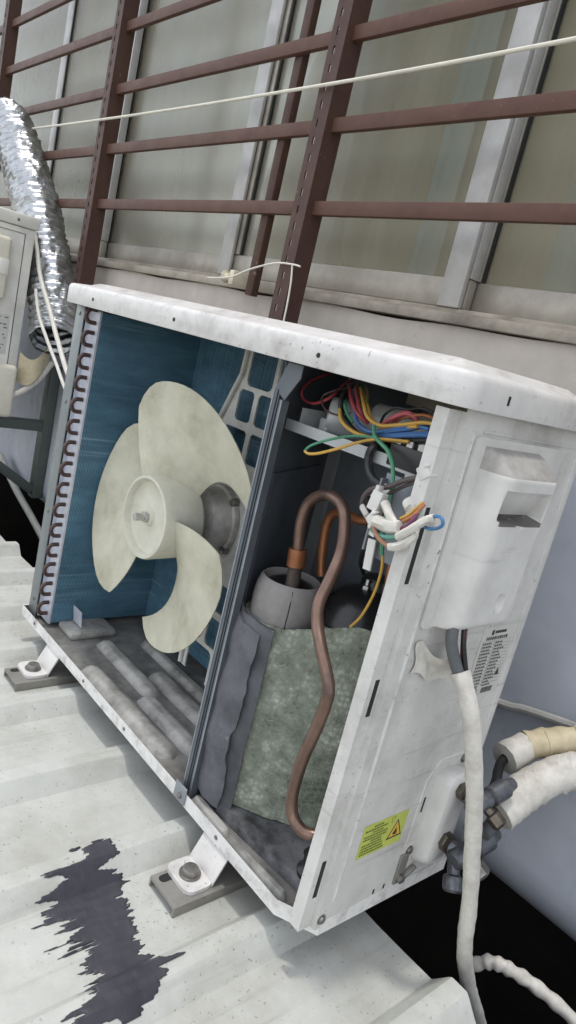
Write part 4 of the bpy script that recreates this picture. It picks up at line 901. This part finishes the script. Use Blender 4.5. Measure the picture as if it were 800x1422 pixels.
# ================================================================ CABLES AND PIPES AT THE RIGHT
cb = thing('power_cable', 'white taped cable bundle hanging from the terminal cover past the valves', 'cable')
path = [(.832, .078, .314), (.842, .080, .300), (.855, .088, .270), (.866, .105, .215), (.872, .122, .165), (.878, .138, .110), (.884, .156, .050), (.888, .176, -.020), (.894, .205, -.080), (.902, .250, -.150), (.915, .32, -.26)]
obj('tape_sleeve', MB().tube(path, lambda t: .0088 + .0012 * max(0, 1 - t * 12), 24, k=24, wob=.12, hel=(.30, .024)), 'tape', cb, 60)
for r_, m_, pts in ((.0062, 'w_grey', [(.818, .062, .372), (.822, .062, .345), (.828, .072, .322), (.836, .080, .305)]), (.0030, 'w_pink', [(.820, .080, .368), (.824, .080, .345), (.830, .082, .322), (.838, .082, .305)]),
                    (.0028, 'w_black', [(.822, .074, .368), (.828, .074, .345), (.834, .080, .322), (.840, .084, .305)]), (.0024, 'w_red', [(.816, .084, .368), (.820, .086, .345), (.828, .086, .322), (.836, .084, .305)])):
    obj('core_wire', MB().tube(pts, r_, 10), m_, cb)
lp = tag(obj('drain_hose', MB().tube([(.85, .29, -.150), (.868, .295, -.122), (.885, .30, -.110), (.905, .31, -.110), (.935, .325, -.116), (.98, .34, -.128), (1.10, .37, -.17)], lambda t: .0085 + .0012 * math.sin(t * 60), 12, k=8, wob=.2), 'tape', None, 60), 'white taped hose crossing the dark gap at the foot of the wall', 'hose')
p1 = [(.822, .262, .128), (.812, .280, .134), (.806, .300, .142), (.812, .335, .156), (.835, .370, .170), (.88, .405, .186), (.98, .432, .205)]
i1 = thing('insulated_pipe', 'upper insulated refrigerant pipe in yellowed wrap curving to the wall', 'pipe', 'insulated pipes at the valves')
obj('yellowed_wrap', MB().tube(p1[3:], lambda t: .0185 + .0009 * math.sin(t * 40), 20, k=10, wob=.06), 'tape_old', i1, 50)
obj('foam_sleeve', MB().tube([p1[2], Vector(p1[2]).lerp(Vector(p1[3]), .5), p1[3]], lambda t: .021 - .003 * t, 20, k=6, wob=.1), 'tape', i1, 50)
obj('copper_line', MB().tube([(.835, .225, .118)] + p1[:4], .0062, 12), 'blackplastic', i1)
for t in (.22, .5, .78):
    P = spline(p1[3:], 10); j = int(t * (len(P) - 2)); obj('wrap_edge', MB().lathe([(.0186, 0), (.0200, .001), (.0200, .004), (.0188, .005)], P[j], P[j + 1] - P[j], 24, cap=False), 'tape_old', i1, 50)
p2 = [(.842, .248, .104), (.846, .270, .118), (.852, .300, .134), (.862, .335, .148), (.885, .375, .160), (.93, .405, .168), (1.02, .43, .178)]
i2 = thing('insulated_pipe', 'lower insulated refrigerant pipe in white crinkled foam curving to the wall', 'pipe', 'insulated pipes at the valves')
obj('foam_sleeve', MB().tube(p2[:], lambda t: .0235 - .002 * t + .0006 * math.sin(t * 80), 24, k=10, wob=.07), 'tape', i2, 50)
obj('copper_line', MB().tube([(.848, .215, .088), (.846, .235, .094), p2[0], p2[1]], .0085, 14), 'rubberfoam', i2)
for t in (.30, .36, .52, .58, .74):
    P = spline(p2, 10); j = int(t * (len(P) - 2)); obj('wrap_edge', MB().lathe([(.0222, 0), (.0238, .001), (.0238, .006), (.0224, .007)], P[j], P[j + 1] - P[j] + Vector((.01, 0, .006)), 24, cap=False), 'tape', i2, 50)

# ================================================================ RAILS UNDER THE FEET
for x, l in ((.140, 'galvanised rail under the left feet, beside the coil end'), (.645, 'galvanised rail under the right feet, beside the bitumen smear')):
    r = obj('mounting_rail', MB().b2((x - .027, -.074, -.0515), (x + .027, .30, -.0480)).b2((x + .0245, -.0738, -.0610), (x + .0270, .30, -.0516)).b2((x - .0270, -.0738, -.0610), (x - .0245, .30, -.0516)), 'galv')
    tag(r, l, 'rail', 'rails under the unit')
    obj('slot', MB().prism(rrect(x - .022, -.068, x - .011, -.048, .0055), (0, 0, -.0479), (1, 0, 0), (0, 1, 0), .0003), 'dark', r)

# ================================================================ NEIGHBOURING UNIT, BRACKET, DUCT AND CABLES AT THE LEFT
nb = thing('outdoor_unit', 'closed white air conditioner outdoor unit at the left edge on a wall bracket', 'air conditioner')
NX, NY0, NY1, NZ0, NZ1 = -.89, -.02, .243, .192, .752
obj('casing', MB().b2((NX - .76, NY0, NZ0), (NX, NY1, NZ1 - .034), .004), 'nbr', nb)
obj('lid', MB().b2((NX - .772, NY0 - .012, NZ1 - .0335), (NX + .006, NY1 + .008, NZ1), .006), 'nbr', nb)
obj('side_panel', MB().prism([(NY0 + .02, NZ0 + .02), (NY1 - .03, NZ0 + .02), (NY1 - .03, NZ1 - .052), (NY0 + .02, NZ1 - .052)], (NX + .0002, 0, 0), (0, 1, 0), (0, 0, 1), .0022), 'nbr', nb)
obj('panel_groove', MB().b2((NX + .0003, NY1 - .0285, NZ0 + .02), (NX + .0012, NY1 - .0265, NZ1 - .05)).b2((NX + .0003, NY0 + .02, NZ1 - .0505), (NX + .0012, NY1 - .0265, NZ1 - .049)), 'greyink', nb)
obj('terminal_cover', MB().box((NX + .016, .105, .600), (.030, .140, .165), None, .010, seg=3), 'nbr_cover', nb)
obj('grip', MB().b2((NX + .0312, .140, .585), (NX + .034, .172, .625), .001), 'nbr', nb)
lb = MB(); random.seed(11)
lb.b2((NX + .0026, .11, .37), (NX + .003, .205, .48), mi=0)
for r in range(10):
    y = .118
    while y < .195:
        l = random.uniform(.004, .012); 
        if random.random() < .6: lb.b2((NX + .003, y, .470 - r * .0095), (NX + .0032, y + l, .4735 - r * .0095), mi=1)
        y += l + .003
obj('rating_label', lb, ['paper', 'greyink'], nb)
obj('valve_cover', MB().box((NX + .020, .140, .270), (.040, .19, .150), None, .012, seg=3), 'nbr_cover', nb)
obj('screw', MB().lathe([(.004, 0), (.004, .001), (.001, .002)], (NX + .0061, .19, NZ1 - .018), (1, 0, 0), 10), 'screw', nb)
def nbwrap(a, b): return (-.885 + .03 * math.sin(a * 3), .245 + .085 * a, .300 + .085 * b * (1 - .4 * a) + .05 * a - .02 * math.sin(a * 5))
obj('wrap_rag', MB().grid(nbwrap, 16, 10), 'tape_old', nb, 60)
obj('wrapped_pipe', MB().tube([(-.86, .15, .245), (-.862, .20, .250), (-.868, .25, .268), (-.874, .30, .31), (-.88, .34, .37)], .009, 12), 'tape', nb)
bk = thing('wall_bracket', 'grey green steel wall bracket with a diagonal brace under the left unit', 'bracket')
BX = -1.05
obj('wall_leg', MB().b2((BX - .02, .405, -.10), (BX + .02, .438, .345), .002), 'greenpaint', bk)
obj('arm', MB().b2((BX - .02, -.02, .128), (BX + .02, .4045, .160), .002), 'greenpaint', bk)
a = Vector((BX, .10, .125)); b = Vector((BX, .404, -.075)); d = b - a
obj('brace', MB().box((a + b) / 2, (.032, d.length, .030), Matrix.Rotation(math.atan2(d.z, d.y), 3, 'X'), .002), 'greenpaint', bk)
obj('arm', MB().b2((BX - .56, -.02, .128), (BX - .52, .438, .160), .002), 'greenpaint', bk)
obj('pad', MB().b2((BX - .02, .02, .1605), (BX + .02, .22, .1915), .002), 'blackplastic', bk)
obj('pad', MB().b2((BX - .56, .02, .1605), (BX - .52, .22, .1915), .002), 'blackplastic', bk)
du = thing('flexible_duct', 'crumpled silver foil flexible duct hanging beside the brown grille', 'duct')
dp = [(-1.50, .312, 1.085), (-1.43, .312, 1.05), (-1.31, .318, .955), (-1.16, .322, .825), (-1.03, .325, .69), (-.92, .322, .575), (-.845, .318, .485), (-.805, .305, .435)]
P = spline(dp, 26)
def duct():
    vs = []; fs = []; n = 56; T = len(P); a, b, _ = frame(P[1] - P[0]); L = 0
    rings = []
    for i, p in enumerate(P):
        d = (P[min(T - 1, i + 1)] - P[max(0, i - 1)]).normalized(); a = (a - d * a.dot(d)).normalized(); b = d.cross(a)
        if i: L += (P[i] - P[i - 1]).length
        ring = []
        for j in range(n):
            t = 2 * math.pi * j / n; q = Vector((math.cos(t) * 2.2, math.sin(t) * 2.2, L * 28))
            r = .066 + .0042 * math.sin(L * 2 * math.pi / .026 + t) + .0055 * noise.noise(q) + .0045 * noise.noise(q * 2.7) + .003 * abs(noise.noise(q * 6.1)) - .012 * max(0, .09 - L) / .09
            ring.append(p + a * r * math.cos(t) + b * r * math.sin(t))
        rings.append(ring)
    for r in rings: vs += r
    for i in range(T - 1):
        for j in range(n): fs.append([i * n + j, i * n + (j + 1) % n, (i + 1) * n + (j + 1) % n, (i + 1) * n + j])
    o = len(vs)      # inner liner so that the mouth is hollow
    for i in range(T): 
        for j in range(n): vs.append(rings[i][j].lerp(P[i], .04))
    for i in range(T - 1):
        for j in range(n): fs.append([o + i * n + j, o + (i + 1) * n + j, o + (i + 1) * n + (j + 1) % n, o + i * n + (j + 1) % n])
    for j in range(n): fs.append([(T - 1) * n + j, (T - 1) * n + (j + 1) % n, o + (T - 1) * n + (j + 1) % n, o + (T - 1) * n + j])
    return MB().add(vs, fs)
obj('foil_hose', duct(), 'foil', du, 70)
obj('hose_collar', MB().lathe([(.050, 0), (.060, .006), (.060, .022), (.052, .026)], (-1.505, .312, 1.085), (1, 0, -.5), 28), 'foil', du)
tag(obj('cable', MB().tube([(-1.06, .262, .758), (-.99, .262, .745), (-.93, .262, .69), (-.86, .262, .60), (-.76, .262, .52), (-.66, .255, .45), (-.52, .25, .36), (-.30, .28, .22), (-.05, .32, .06), (.15, .36, -.16)], .0062, 8), 'pvc'), 'thick white cable arching from the lid of the left unit', 'cable', 'white cables at the left unit')
tag(obj('cable', MB().tube([(-.84, .246, .565), (-.79, .246, .50), (-.71, .246, .445), (-.62, .246, .39), (-.52, .245, .33), (-.30, .275, .18), (-.05, .33, .02), (.15, .38, -.20)], .0045, 8), 'pvc'), 'thinner white cable hanging across the foil duct mouth', 'cable', 'white cables at the left unit')
tag(obj('conduit', MB().tube([(-1.35, .40, -.04), (-1.18, .40, -.105), (-.98, .40, -.16), (-.80, .40, -.215), (-.5, .40, -.32)], .0115, 10), 'pvc'), 'white conduit sloping down the wall below the bracket', 'conduit')
